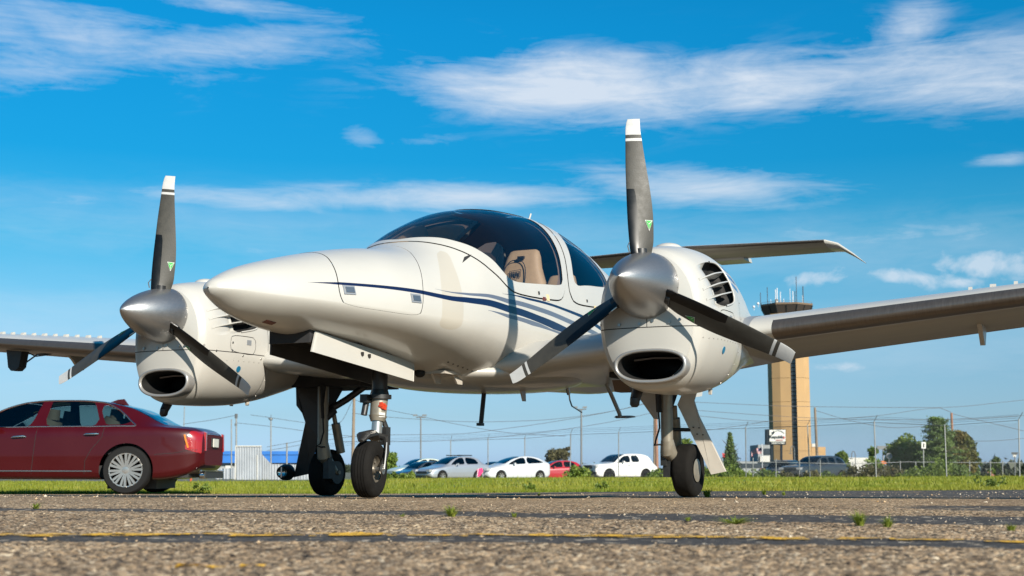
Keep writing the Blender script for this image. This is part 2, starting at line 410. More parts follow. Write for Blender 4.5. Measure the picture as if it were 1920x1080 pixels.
bag_poly = [(.86, -.3), (.845, .161), (.815, .402), (.757, .714), (.72, .991), (.698, 1.204), (.69, 1.417), (.715, 1.60), (.79, 1.695), (.95, 1.70), (1.237, 1.695), (1.31, 1.62), (1.341, 1.481), (1.37, 1.239), (1.436, .949), (1.531, .636), (1.646, .324), (1.712, .04), (1.72, -.3)]
ST = dict(m=([(.495, 1.186), (.704, 1.176), (1.018, 1.212), (1.37, 1.25), (1.788, 1.324), (1.931, 1.358), (2.264, 1.440), (2.701, 1.497), (3.214, 1.548), (3.6, 1.595), (4.2, 1.70)],
             [(.495, 1.188), (.704, 1.232), (1.018, 1.265), (1.37, 1.310), (1.788, 1.390), (1.931, 1.422), (2.264, 1.498), (2.701, 1.547), (3.214, 1.602), (3.6, 1.66), (4.2, 1.79)]),
          g1=([(1.493, 1.205), (1.798, 1.271), (2.273, 1.386), (2.71, 1.434), (3.214, 1.479), (3.718, 1.521), (4.2, 1.60)], [(1.493, 1.207), (1.798, 1.300), (2.273, 1.426), (2.71, 1.470), (3.214, 1.513), (3.718, 1.552), (4.2, 1.64)]),
          n2=([(2.216, 1.339), (2.568, 1.371), (3.053, 1.400), (3.452, 1.423), (3.851, 1.478), (4.3, 1.56)], [(2.216, 1.341), (2.568, 1.390), (3.053, 1.420), (3.452, 1.448), (3.851, 1.510), (4.3, 1.59)]),
          g2=([(2.016, 1.481), (2.264, 1.513), (2.701, 1.549), (2.958, 1.58), (3.3, 1.625)], [(2.016, 1.483), (2.264, 1.541), (2.701, 1.580), (2.958, 1.616), (3.3, 1.68)]))
beige_poly = [(1.80, .55), (1.66, .85), (1.56, 1.154), (1.52, 1.5), (1.503, 1.885), (1.712, 1.86), (1.74, 1.5), (1.76, 1.169), (1.80, .885), (1.87, .66)]
bay_poly = [(.66, 2.93), (.80, 2.72), (1.84, 2.90), (1.84, 3.3), (.66, 3.3)]
# openings first
g_glass, rest = split(G0, reg(glass_poly, 1))
g_rear, rest = split(rest, reg(rear_poly, 2))
_bay = sdf([(.72, -.13), (1.84, -.13), (1.84, .13), (.72, .13)])
def bayf(x, th):
    p = fus(x, th); g = _bay(x, p[:, 1]); return np.where(np.abs(th) > 2.0, g, .5)
_, rest = split(rest, bayf)
GAP = .0028
def seam(polys, f, g=GAP):
    """inside part, outside part, thin gap between them"""
    i, o = split(polys, lambda x, t: f(x, t)+g); gp, o = split(o, lambda x, t: f(x, t)-g); return i, o, gp
fr, rest, gap1 = seam(rest, reg(frame_poly, 1))
rd, rest, gap2 = seam(rest, reg(rdoor_poly, 1))
bg_, rest, gap3 = seam(rest, reg(bag_poly, 1))
def strip(polys, up, lo):
    """cut out a thin band between the curves up(x) and lo(x), given as (x, |theta|) points"""
    f_ = lambda pts: (lambda x: np.interp(x, [p[0] for p in pts], [p[1] for p in pts]))
    U_, L_ = f_(up), f_(lo); x0, x1 = up[0][0], up[-1][0]
    A, o1 = split(polys, lambda x, t: x0-x); A, o2 = split(A, lambda x, t: x-x1)
    A, o3 = split(A, lambda x, t: U_(x)-np.abs(t)); A, o4 = split(A, lambda x, t: np.abs(t)-L_(x))
    return A, o1+o2+o3+o4
def paint(polys):
    """white, navy, grey, beige"""
    nv, p = strip(polys, ST['m'][0], ST['m'][1]); a, p = strip(p, *ST['n2']); nv += a
    gr, p = strip(p, *ST['g1']); a, p = strip(p, *ST['g2']); gr += a
    be, p = split(p, reg1(beige_poly, 2))
    return [p, nv, gr, be]
PM = [M['white_paint'], M['navy_paint'], M['grey_paint'], M['beige_paint']]
fo = surface('fuselage', paint(rest), fus, PM, plane, flip=True)
surface('canopy_frame', paint(fr), fus, PM, plane, off=.004, flip=True)
door_o = surface('baggage_door', paint(bg_), fus, PM, plane, off=.001, flip=True)
surface('cabin_door', paint(rd), fus, PM, plane, off=.003, flip=True)
surface('door_seal', [gap1+gap2+gap3], fus, [M['dark_gap']], plane, off=-.006, flip=True)
surface('canopy_glass', [g_glass], fus, [M['canopy_glass']], plane, off=0, flip=True)
for sg_ in (-1, 1): surface('rear_window', [[q for q in g_rear if sum(p[1] for p in q)*sg_ > 0]], fus, [M['canopy_glass']], plane, off=0, flip=True)
# inner lining, floor, glare shield, seats
lin = grid(np.arange(1.85, 4.5, .09), np.linspace(-PI, PI, 61))
_, lin = split(lin, reg([(1.5, -.4)]+glass_poly[2:-3]+[(2.7, .16), (2.3, -.4)], 1)); _, lin = split(lin, reg(rear_poly, 2))
lw, ld = split(lin, lambda x, t: 1.0-np.abs(t))
surface('cabin_lining', [lin], fus, [M['cabin_grey']], plane, off=.028, flip=False)
b = MB(); b.box((3.1, 0, .96), (2.2, .86, .04)); b.build('cabin_floor', M['cabin_dark'], plane)
b = MB()
prof = [(1.86, 1.42), (1.95, 1.50), (2.10, 1.555), (2.28, 1.575), (2.36, 1.55), (2.38, 1.36), (2.30, 1.05), (1.90, 1.0)]
b.prism(prof, -.44, .44); b.build('instrument_panel', M['cabin_dark'], plane, True)
b = MB(); b.box((4.35, 0, 1.25), (.05, .82, .75)); b.build('cabin_bulkhead', M['cabin_grey'], plane)
def make_seat(x, y, zt=1.72, wd=.44, sc=1.0):
    """rounded, leaning seat back with tapering top"""
    vs_, fs_ = [], []
    rows = [(0, 1.0, .10), (.25, 1.0, .13), (.5, .97, .13), (.68, .86, .12), (.82, .66, .11), (.93, .57, .10), (.985, .50, .07), (1.0, .42, .03)]
    z0 = zt-.78; n = 20
    for k, (h, ww, tt) in enumerate(rows):
        zc = z0+.78*h; xc = x-.16+.20*h
        for j in range(n):
            a = 2*PI*j/n; cc, ss = math.cos(a), math.sin(a)
            px = np.sign(cc)*abs(cc)**.6*tt/2; py = np.sign(ss)*abs(ss)**.5*wd/2*ww
            vs_.append((xc+px, y+py, zc))
    for k in range(len(rows)-1):
        for j in range(n): fs_.append((k*n+j, k*n+(j+1) % n, (k+1)*n+(j+1) % n, (k+1)*n+j))
    fs_.append(tuple(range((len(rows)-1)*n, len(rows)*n)))
    o = meshobj('seat_back', vs_, fs_, M['tan_leather'], plane, True, auto=50)
    c = MB(); c.box((x-.36, y, z0+.06), (.46, wd, .15)); c.build('seat_cushion', M['tan_leather'], plane)
    return o
s1 = make_seat(3.10, -.28, 1.735); make_seat(3.10, .28, 1.735); make_seat(3.86, -.24, 1.66, .40); make_seat(3.86, .24, 1.66, .40)
# outlined panel with its embroidered badge on the near seat back
def seatpt(u_, h):                                          # u_ across -1..1, h height above seat base .. on the front face
    return (3.10-.16+.20*h-.071, -.28+u_*.22, 1.735-.78+.78*h)
b = MB(); ring = []
for k in range(29):
    a = 2*PI*k/28; cc, ss = math.cos(a), math.sin(a)
    ring.append(seatpt(.12+np.sign(cc)*abs(cc)**.7*.40*(1-.12*ss), .735+np.sign(ss)*abs(ss)**.75*.16))
b.tube(ring, .0035, 5, cap=False); b.build('seat_piping', M['cabin_dark'], plane, True)
b = MB()
for (u0, h0, u1, h1) in [(-.10, .80, .30, .79), (-.10, .73, .30, .72), (-.10, .80, -.10, .73), (.30, .79, .30, .72), (-.02, .715, .38, .70)]:
    b.tube([seatpt(u0, h0), seatpt(u1, h1)], .0022, 4)
for i, uu in enumerate([-.04, .04, .10, .17, .24]):
    b.tube([seatpt(uu, .785), seatpt(uu+.01*(i % 2), .735)], .0035, 4)
b.build('seat_badge', M['cabin_dark'], plane)
for a_, c_, w_ in ((.02, .585, .10), (-.05, .915, .05)): b = MB(); b.box(seatpt(a_, c_), (.02, w_, w_*.36)); b.build('seat_buckle', M['black_metal'], plane)
# door handles, latches, labels on the skin
def skin(x, th, S=fus, off=.0):
    p = S(np.array([x]), np.array([th]))[0]; n = -surf_normal(S, np.array([x]), np.array([th]))[0]
    e1 = S(np.array([x+.01]), np.array([th]))[0]-p; e1 -= n*(e1@n); e1 /= np.linalg.norm(e1)
    return p+n*off, n, e1, np.cross(n, e1)
def plate(name, x, th, lx, lz, h, mt, S=fus, parent=None, rot=0, off=.0):
    p, n, a, b_ = skin(x, th, S, off+h/2-.001); c, s = math.cos(rot), math.sin(rot); a, b_ = a*c+b_*s, b_*c-a*s
    Rm = np.stack([a, b_, n], 1); q = MB(); q.box(p, (lx, lz, h), Rm); return q.build(name, mt, parent if parent is not None else plane)
for (x, th) in ((.765, 1.33), (1.287, 1.38)):
    h = plate('door_latch', x, th, .088, .052, .006, M['alu_latch'], rot=-.0)
    plate('latch_flap', x+.002, th, .066, .032, .005, M['steel'], parent=h, off=.004)
plate('canopy_latch', 2.72, 1.325, .012, .022, .012, M['black_metal'])
plate('lock_label', 2.86, 1.352, .045, .045, .004, M['cream_label'], off=.002)
plate('release_label', 2.80, 1.365, .045, .025, .006, M['red_label'])
plate('door_lock', 3.56, 1.30, .012, .02, .01, M['black_metal']); plate('door_label', 3.72, 1.335, .04, .035, .004, M['cream_label'])
# rivets along the belly
b = MB()
for i in range(46):
    for s in (-1, 1):
        p, n, a, c = skin(1.95+.06*i, s*2.55); b.disc(p-n*.002, n, .006, .005, 6)
b.build('belly_rivet', M['black_metal'], fo, kind='stuff')
# tail: fin, ventral fin, tailplane
def wing_loft(secs, name, mats, splitf=None, parent=plane, ncv=26, m_=.045, p_=.42):
    """secs: list of (y, xLE, xTE, zLE, zTE, thick)"""
    def af(s):
        xi = .5*(1+np.cos(PI*s*1.0))            # s 0 (upper TE) -> 1 (LE) -> 2 (lower TE)
        return xi
    Y = [q[0] for q in secs]; order = np.argsort(Y); T = [np.array([secs[i][k] for i in order], float) for k in range(6)]
    def S(yy, s):
        yy = np.asarray(yy, float); s = np.asarray(s, float)
        xl, xt, zl, zt, tk = [np.interp(yy, T[0], T[k]) for k in (1, 2, 3, 4, 5)]
        xi = .5*(1+np.cos(PI*np.clip(s, 0, 2))); c = xt-xl
        yt = 5*tk*(.2969*np.sqrt(np.maximum(xi, 0))-.126*xi-.3516*xi**2+.2843*xi**3-.1036*xi**4)
        yc = np.where(xi < p_, m_/p_**2*(2*p_*xi-xi**2), m_/(1-p_)**2*((1-2*p_)+2*p_*xi-xi**2))
        sg = np.where(s <= 1, 1, -1)
        return np.stack([xl+c*xi, yy, zl+(zt-zl)*xi+c*(yc+sg*yt)], -1)
    ss = np.linspace(0, 2, 2*ncv+1); yy = np.unique(np.concatenate([np.linspace(T[0][i], T[0][i+1], 5) for i in range(len(Y)-1)]))
    G = grid(yy, ss); groups = splitf(G) if splitf else [G]
    return surface(name, groups, S, mats, parent, flip=False), S
WL = [(.0, 2.36, 4.0, .845, .80, .155), (.56, 2.38, 3.98, .855, .80, .165), (.8, 2.36, 3.95, .885, .82, .155), (1.35, 2.34, 3.90, .935, .85, .15), (2.1, 2.46, 3.76, 1.00, .945, .15), (3.5, 2.53, 3.66, 1.13, 1.075, .145), (5.6, 2.66, 3.52, 1.32, 1.27, .135), (6.35, 2.72, 3.44, 1.385, 1.34, .12)]
def mk_wing(sg):
    secs = [(sg*a[0],)+a[1:] for a in WL]
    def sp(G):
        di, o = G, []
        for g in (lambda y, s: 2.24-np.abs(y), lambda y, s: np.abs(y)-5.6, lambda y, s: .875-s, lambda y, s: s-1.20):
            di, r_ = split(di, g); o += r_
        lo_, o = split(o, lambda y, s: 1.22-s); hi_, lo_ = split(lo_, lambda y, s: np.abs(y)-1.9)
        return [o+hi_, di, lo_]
    return wing_loft(secs, 'wing', [M['white_paint'], M['deice_metal'], M['underside_shade_white']], sp)
wl, SWL = mk_wing(-1); wr, SWR = mk_wing(1)
wl['label'] = 'outer wing beside the near engine'
wr['label'] = 'outer wing beside the far engine'
for S_, sg, pr in ((SWL, -1, wl), (SWR, 1, wr)):
    # winglet
    b = MB(); P0 = S_(np.array([sg*6.34]), np.array([1.0]))[0]
    b.hull8([P0, P0+[.72, 0, -.05], P0+[.72, sg*.02, 0], P0+[.05, sg*.02, .04]], [P0+[.35, sg*.16, .42], P0+[.78, sg*.16, .42], P0+[.78, sg*.17, .43], P0+[.36, sg*.17, .43]])
    b.build('winglet', M['white_paint'], pr)
    # hinge fairings under the trailing edge
    for yy in (3.34, 4.10, 5.2):
        P0 = S_(np.array([sg*yy]), np.array([1.62]))[0]
        b = MB(); b.prism([(-.16, .03), (.16, .05), (.14, -.03), (.07, -.115), (.03, -.12), (-.06, -.03)], -.014, .014, T=lambda a, c, h, P0=P0: (P0[0]+a, P0[1]+h, P0[2]+c))
        b.build('hinge_fairing', M['dirty_white'], pr)
    # aileron horn / bracket
    P0 = S_(np.array([sg*4.35]), np.array([1.35]))[0]
    b = MB(); b.prism([(-.09, .03), (.10, .03), (.065, -.14), (.03, -.17), (-.02, -.17), (-.06, -.14)], -.02, .02, T=lambda a, c, h, P0=P0: (P0[0]+h*2, P0[1]+a, P0[2]+c))
    b.build('aileron_mass_balance', M['black_metal'], pr, True)
    b = MB(); yb = P0[1]-.10
    b.tube([(P0[0], yb, P0[2]-.10), (P0[0]+.02, yb-.10, P0[2]-.035), (P0[0]+.02, yb-.27, P0[2]-.03)], .007, 5); b.tube([(P0[0], yb-.02, P0[2]-.02), (P0[0]+.02, yb-.08, P0[2]-.05), (P0[0]+.02, yb-.18, P0[2]-.045), (P0[0]+.02, yb-.26, P0[2]-.035)], .006, 5); b.build('aileron_bracket', M['black_metal'], pr)
    # vortex generators on the upper surface
    for i in range(22):
        yy = 3.35+.125*i; p, n, a, c = skin(sg*yy, .66, lambda u_, v_: S_(u_, v_)); 
        q = MB(); pp = S_(np.array([sg*yy]), np.array([.70]))[0]
        q.prism([(-.02, 0), (.02, 0), (.015, .022), (-.008, .018)], -.016 if i % 2 else -.01, .016 if i % 2 else .01, T=lambda a_, c_, h, pp=pp: (pp[0]+a_, pp[1]+h, pp[2]+c_-.004))
        o = q.build('vortex_generator', M['white_paint'], pr)
# leading-edge fairing ring between nacelle and outer wing
b = MB()
def ring_at(S_, y, grow):
    s = np.linspace(.55, 1.35, 22); P = S_(np.full(22, y), s); c = P.mean(0); return c+(P-c)*grow
A = ring_at(SWL, -2.04, 1.05); B = ring_at(SWL, -2.10, 1.02)
b.add(list(A)+list(B), [(i, i+1, 22+i+1, 22+i) for i in range(21)]); b.build('wing_fairing', M['alu_latch'], wl, True)
# tailplane
TL = [(.0, 7.60, 8.33, 2.475, 2.435, .11), (1.40, 7.74, 8.30, 2.465, 2.43, .10)]
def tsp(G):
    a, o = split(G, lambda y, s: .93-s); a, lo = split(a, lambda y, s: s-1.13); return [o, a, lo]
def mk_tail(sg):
    o, S_ = wing_loft([(sg*a[0],)+a[1:] for a in TL], 'tailplane', [M['white_paint'], M['deice_metal'], M['underside_shade_white']],
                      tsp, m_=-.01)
    b = MB()
    A_ = S_(np.full(21, sg*1.40), np.linspace(0, 2, 21)); Bq = A_.copy()
    rows = [(A_, 0)]
    P1 = A_.copy(); c0 = np.array([8.1, sg*1.50, 2.44]); P1 = c0+(A_-[8.02, sg*1.40, 2.45])*[.72, .0, .8]
    P2 = np.array([8.28, sg*1.60, 2.375])+(A_-[8.02, sg*1.40, 2.45])*[.30, 0, .45]
    P3 = np.array([8.42, sg*1.68, 2.31])+(A_-[8.02, sg*1.40, 2.45])*[.04, 0, .08]
    R_ = [A_, P1, P2, P3]; n = 21
    b.add([p for r in R_ for p in r], [(k*n+i, k*n+i+1, (k+1)*n+i+1, (k+1)*n+i) for k in range(3) for i in range(n-1)])
    b.build('tail_tip', M['white_paint'], o, True, 60)
    b = MB(); P0 = S_(np.array([sg*.10]), np.array([1.9]))[0]
    b.prism([(-.2, 0), (.12, .01), (.16, -.03), (-.15, -.035)], 0, -sg*.0+.34, T=lambda a, c, h: (P0[0]+a, P0[1]+sg*(h+.02), P0[2]+c)); b.build('elevator_tab', M['white_paint'], o)
mk_tail(-1); mk_tail(1)
def fsec(z):
    k = (z-1.35)/(2.43-1.35); return 6.9+.78*k, 8.32-.0*k
zz = [1.35, 1.6, 1.9, 2.2, 2.46]; vs_ = []; n = 24
for z in zz:
    a, c = fsec(z)
    for j in range(n):
        t = 2*PI*j/n; xi = .5*(1-math.cos(t)); th = .05*math.sin(t)*(1-.2*xi); vs_.append((a+(c-a)*xi, th, z))
meshobj('tail_fin', vs_, [(k*n+j, k*n+(j+1) % n, (k+1)*n+(j+1) % n, (k+1)*n+j) for k in range(4) for j in range(n)], M['white_paint'], plane, True)
b = MB(); b.prism([(7.0, 1.1), (8.1, 1.2), (8.0, .95), (7.5, .90)], -.02, .02); b.build('ventral_fin', M['white_paint'], plane)
# wing-root fairing under the belly
def glove(x, t):
    x = np.asarray(x, float); k = np.clip((x-2.12)/(4.3-2.12), 0, 1); wv = .62*np.sin(PI*np.clip(k*1.0, 0, 1)**.75)**.9+.02; zc = .80+.03*k; h = .10*np.sin(PI*k**.7)**.6+.005
    return np.stack([x+0*t, -wv*1.12*np.cos(t), zc-h*np.sin(t)], -1)
surface('wing_root_fairing', [grid(np.linspace(2.12, 4.3, 40), np.linspace(-.35, PI+.35, 30))], glove, [M['white_paint']], plane, flip=False)

# ------------------------------------------------------------------ engine nacelles (near one built, far one copied)
nxs = np.unique(np.concatenate([np.linspace(1.70, 1.86, 14), np.arange(1.88, 3.0, .03), np.arange(3.0, 4.4, .1)]))
GN = grid(nxs, np.linspace(-PI, PI, 145))
NK = .38
gill = smoothpoly([(1.735, .90), (1.88, .815), (2.10, .755), (2.215, .745), (2.255, .82), (2.262, 1.0), (2.275, 1.187), (2.285, 1.312), (2.255, 1.40), (2.10, 1.47), (1.86, 1.555), (1.79, 1.50), (1.76, 1.35), (1.745, 1.15)], 2)
gf = sdf(gill, 1, NK)
gi, ncl = split(GN, gf)
lipf = sdf(gill, 1, NK)
panel = smoothpoly([(1.96, 1.56), (1.99, 1.54), (2.22, 1.535), (2.24, 1.56), (2.24, 1.72), (2.2, 1.76), (2.0, 1.74), (1.96, 1.70)], 1)
# cowl split line, chin seam
nf, nb_ = split(ncl, lambda x, t: x-2.9)
sl_, nf = band(nf, lambda x, t: nac(x, t)[:, 2]-(.965+.01*(x-1.7)), .0028)
rs_, nf = band(nf, lambda x, t: x-2.40+.04*np.cos(t), .0022); sl_ = sl_+rs_
pf = sdf(panel, 1, NK); pl, nf = band(nf, pf, .0018); ncl = nf+nb_
blues = []
for (x0, t0, x1, t1, dx) in [(2.292, .735, 2.335, .835, .05), (2.30, .905, 2.35, 1.01, .06), (2.31, 1.07, 2.365, 1.15, .07)]:
    a, ncl = split(ncl, sdf([(x0, t0), (x1+.16, t0+.02), (x1+.18, t1+.03), (x0+.03, t1)], 1, NK)); blues += a
a, ncl = split(ncl, sdf([(2.45, .9), (3.2, 1.10), (3.9, 1.15), (3.9, 1.19), (3.2, 1.13), (2.45, .96)], 1, NK)); nav = a
nc = surface('engine_cowling', [ncl, blues, nav], nac, [M['white_paint'], M['blue_paint'], M['navy_paint']], plane, flip=True)
surface('cowling_seam', [sl_+pl], nac, [M['dark_gap']], nc, off=-.004, flip=True)
# gill recess: ramp sinking inward, then a black opening
def gdepth(x, th):
    d = np.clip(-lipf(x, th)/.02, 0, 1); k = np.clip((x-(1.74+.03*np.clip((th-.8)/.7, 0, 1)))/.24, 0, 1); return -(k**2.2)*.050*d**.6
def nac_in(x, th):
    P = nac(x, th); n = -surf_normal(nac, np.asarray(x, float), np.asarray(th, float)); return P+n*np.asarray(gdepth(x, th))[..., None]
fine = grid(np.linspace(1.72, 2.30, 60), np.linspace(.70, 1.60, 60)); fine, _ = split(fine, gf)
dark, ramp_ = split(fine, lambda x, t: (1.985+.06*np.clip((t-.8)/.65, 0, 1))-x)
surface('gill_ramp', [ramp_], nac_in, [M['white_paint']], nc, flip=True)
surface('gill_opening', [dark], lambda x, t: nac_in(x, t), [M['black']], nc, off=-.03, flip=True)
b = MB(); ring = []
for (x, t) in gill+[gill[0]]:
    if x > 1.9: ring.append(skin(x, t, nac, .0)[0])
# outer lip of the opening
lp = [p for p in gill if p[0] > 2.02]; k0 = max(range(len(lp)), key=lambda i: np.hypot(lp[i][0]-lp[i-1][0], lp[i][1]-lp[i-1][1])); lp = lp[k0:]+lp[:k0]
b.tube([skin(x, t, nac, .001)[0] for x, t in lp], .006, 6, False); b.build('gill_lip', M['white_paint'], nc, True, 80)
for i, (x0, t0, t1) in enumerate([(1.765, 1.10, .915), (1.77, 1.265, 1.08), (1.785, 1.42, 1.245)]):
    vs_ = []; K = 16
    for j in range(K):
        k = j/(K-1); x = x0+(2.25-x0)*k; t = t0+(t1-t0)*k
        p, n, a_, c_ = skin(x, t, nac, .002); dep = float(-gdepth(np.array([x]), np.array([t]))[0])+.012*min(1, k*4)
        th_ = .0035
        vs_ += [p-c_*th_, p+c_*th_, p-n*dep+c_*th_*2.2, p-n*dep-c_*th_*2.2]
    f_ = [(4*j+q, 4*j+(q+1) % 4, 4*(j+1)+(q+1) % 4, 4*(j+1)+q) for j in range(K-1) for q in range(4)]+[(0, 1, 2, 3), tuple(4*(K-1)+q for q in (3, 2, 1, 0))]
    meshobj('gill_fin', vs_, f_, M['white_paint'], nc)
# front cap with the chin intake hole; a shallow dome, ring by ring towards the spinner
IC = np.array([0, -EY-.022, .752]); IA, IB = .214, .093
def cap(r, th):
    r = np.asarray(r, float); P = nac(np.full(r.shape, 1.70), th); c = np.array([1.70, -EY, 1.03])
    q = c+(P-c)*r[:, None] if r.ndim else c+(P-c)*r
    q[..., 0] = 1.70-.035*(1-r**3); return q
capg = grid(np.linspace(0, 1, 26), np.linspace(-PI, PI, 97))
def hole(r, th):
    P = cap(r, th); return (np.abs((P[:, 1]-IC[1])/(IA-.012))**2.5+np.abs((P[:, 2]-IC[2])/(IB-.012))**2.5)-1
_, capo = split(capg, hole)
sA, capo = band(capo, lambda r, t: cap(r, t)[:, 2]-.965, .0028)
up_, lo2 = split(capo, lambda r, t: .965-cap(r, t)[:, 2]); sB, up_ = band(up_, lambda r, t: cap(r, t)[:, 1]+EY+.006, .0022); capo = up_+lo2
surface('cowling_front', [capo, sA+sB], cap, [M['white_paint'], M['dark_gap']], nc, flip=True, normals=False)
# intake lip and duct
def oval(t, a, b_, x, nz=2.5, dz=0):
    c, s = math.cos(t), math.sin(t); e = 2/nz
    zz_ = np.sign(s)*abs(s)**(e if s > 0 else .95)*b_*(1 if s > 0 else 1.12)
    return (x, IC[1]+np.sign(c)*abs(c)**e*a, IC[2]+dz+zz_)
prof = [(-.0, 1.735), (.002, 1.70), (.001, 1.675), (-.001, 1.657), (-.011, 1.652), (-.019, 1.660), (-.022, 1.70)]
n = 48; vs_ = [oval(2*PI*j/n, IA+d, IB+d, x+.028*math.sin(2*PI*j/n)*-1*0) for d, x in prof for j in range(n)]
meshobj('intake_lip', vs_, [(k*n+j, (k+1)*n+j, (k+1)*n+(j+1) % n, k*n+(j+1) % n) for k in range(len(prof)-1) for j in range(n)], M['lip_metal'], nc, True)
prof = [(-.0215, 1.668), (-.026, 1.75), (-.04, 1.95)]
vs_ = [oval(2*PI*j/n, IA+d, IB+d, x) for d, x in prof for j in range(n)]
meshobj('intake_duct', vs_, [(k*n+j, (k+1)*n+j, (k+1)*n+(j+1) % n, k*n+(j+1) % n) for k in range(2) for j in range(n)]+[tuple(range(2*n, 3*n))], M['black'], nc, True)
b = MB(); b.tube([(1.79, IC[1]-.13, IC[2]+.045), (1.79, IC[1]+.02, IC[2]+.05), (1.79, IC[1]+.14, IC[2]+.04)], .006, 6)
b.tube([(1.79, IC[1]-.13, IC[2]+.045), (1.79, IC[1]-.16, IC[2]+.02), (1.79, IC[1]-.165, IC[2]-.02)], .006, 6); b.build('intake_radiator_edge', M['cabin_grey'], nc)
# screws, blue dot, drain pipe
b = MB()
for (x, t) in [(1.735, 1.66), (1.83, 1.73), (2.1, 1.78), (2.32, 1.80), (1.98, 1.62), (1.98, 1.72)]:
    for s in (1, -1):
        p, nm, a_, c_ = skin(x, s*t, nac); b.disc(p-nm*.003, nm, .008, .006, 8)
for (y, z) in [(-.04, 1.0), (.04, .985), (.16, .985), (-.14, .99), (-.20, 1.0)]:
    b.disc((1.668, -EY+y*1.0, z), (-1, 0, 0), .009, .008, 8)
for i in range(26):
    t_ = -2.6+5.2*i/25; p, nm, a_, c_ = skin(2.435-.04*math.cos(t_), t_, nac); b.disc(p-nm*.003, nm, .004, .005, 6)
for i in range(13):
    t_ = 1.80; p, nm, a_, c_ = skin(1.76+.06*i, 1.86, nac); b.disc(p-nm*.003, nm, .0035, .005, 6)
b.build('cowl_screw', M['steel'], nc, kind='stuff')
plate('cowl_placard', 2.16, 1.60, .05, .035, .003, M['alu_latch'], nac, nc)
p, nm, a_, c_ = skin(2.08, 1.99, nac); b = MB(); b.disc(p-nm*.002, nm, .022, .005, 24); b.build('fuel_dot', M['teal_dot'], nc)
b = MB(); b.tube([(1.93, -EY+.145, .655), (1.90, -EY+.150, .60), (1.885, -EY+.152, .575)], [.036, .032, .030], 12); b.tube([(1.885, -EY+.152, .58), (1.88, -EY+.153, .545), (1.88, -EY+.153, .53)], [.029, .028, .016], 12)
b.build('exhaust_pipe', M['black_metal'], nc, True)
b = MB(); b.sphere((2.12, -EY+.02, 1.48), .085, 20, .45); b.build('cowl_blister', M['white_paint'], nc, True)
for (x, y, h) in [(2.55, .10, .05), (2.62, .02, .04), (2.45, -.12, .03)]:
    b = MB(); b.prism([(-.02, .03), (.03, .03), (.012, -h), (-.008, -h)], -.008, .008, T=lambda a, c, q, x=x, y=y: (x+a, -EY+y+q, .645+.25*(x-2.4)+c)); b.build('drain_mast', M['dirty_white'], nc)

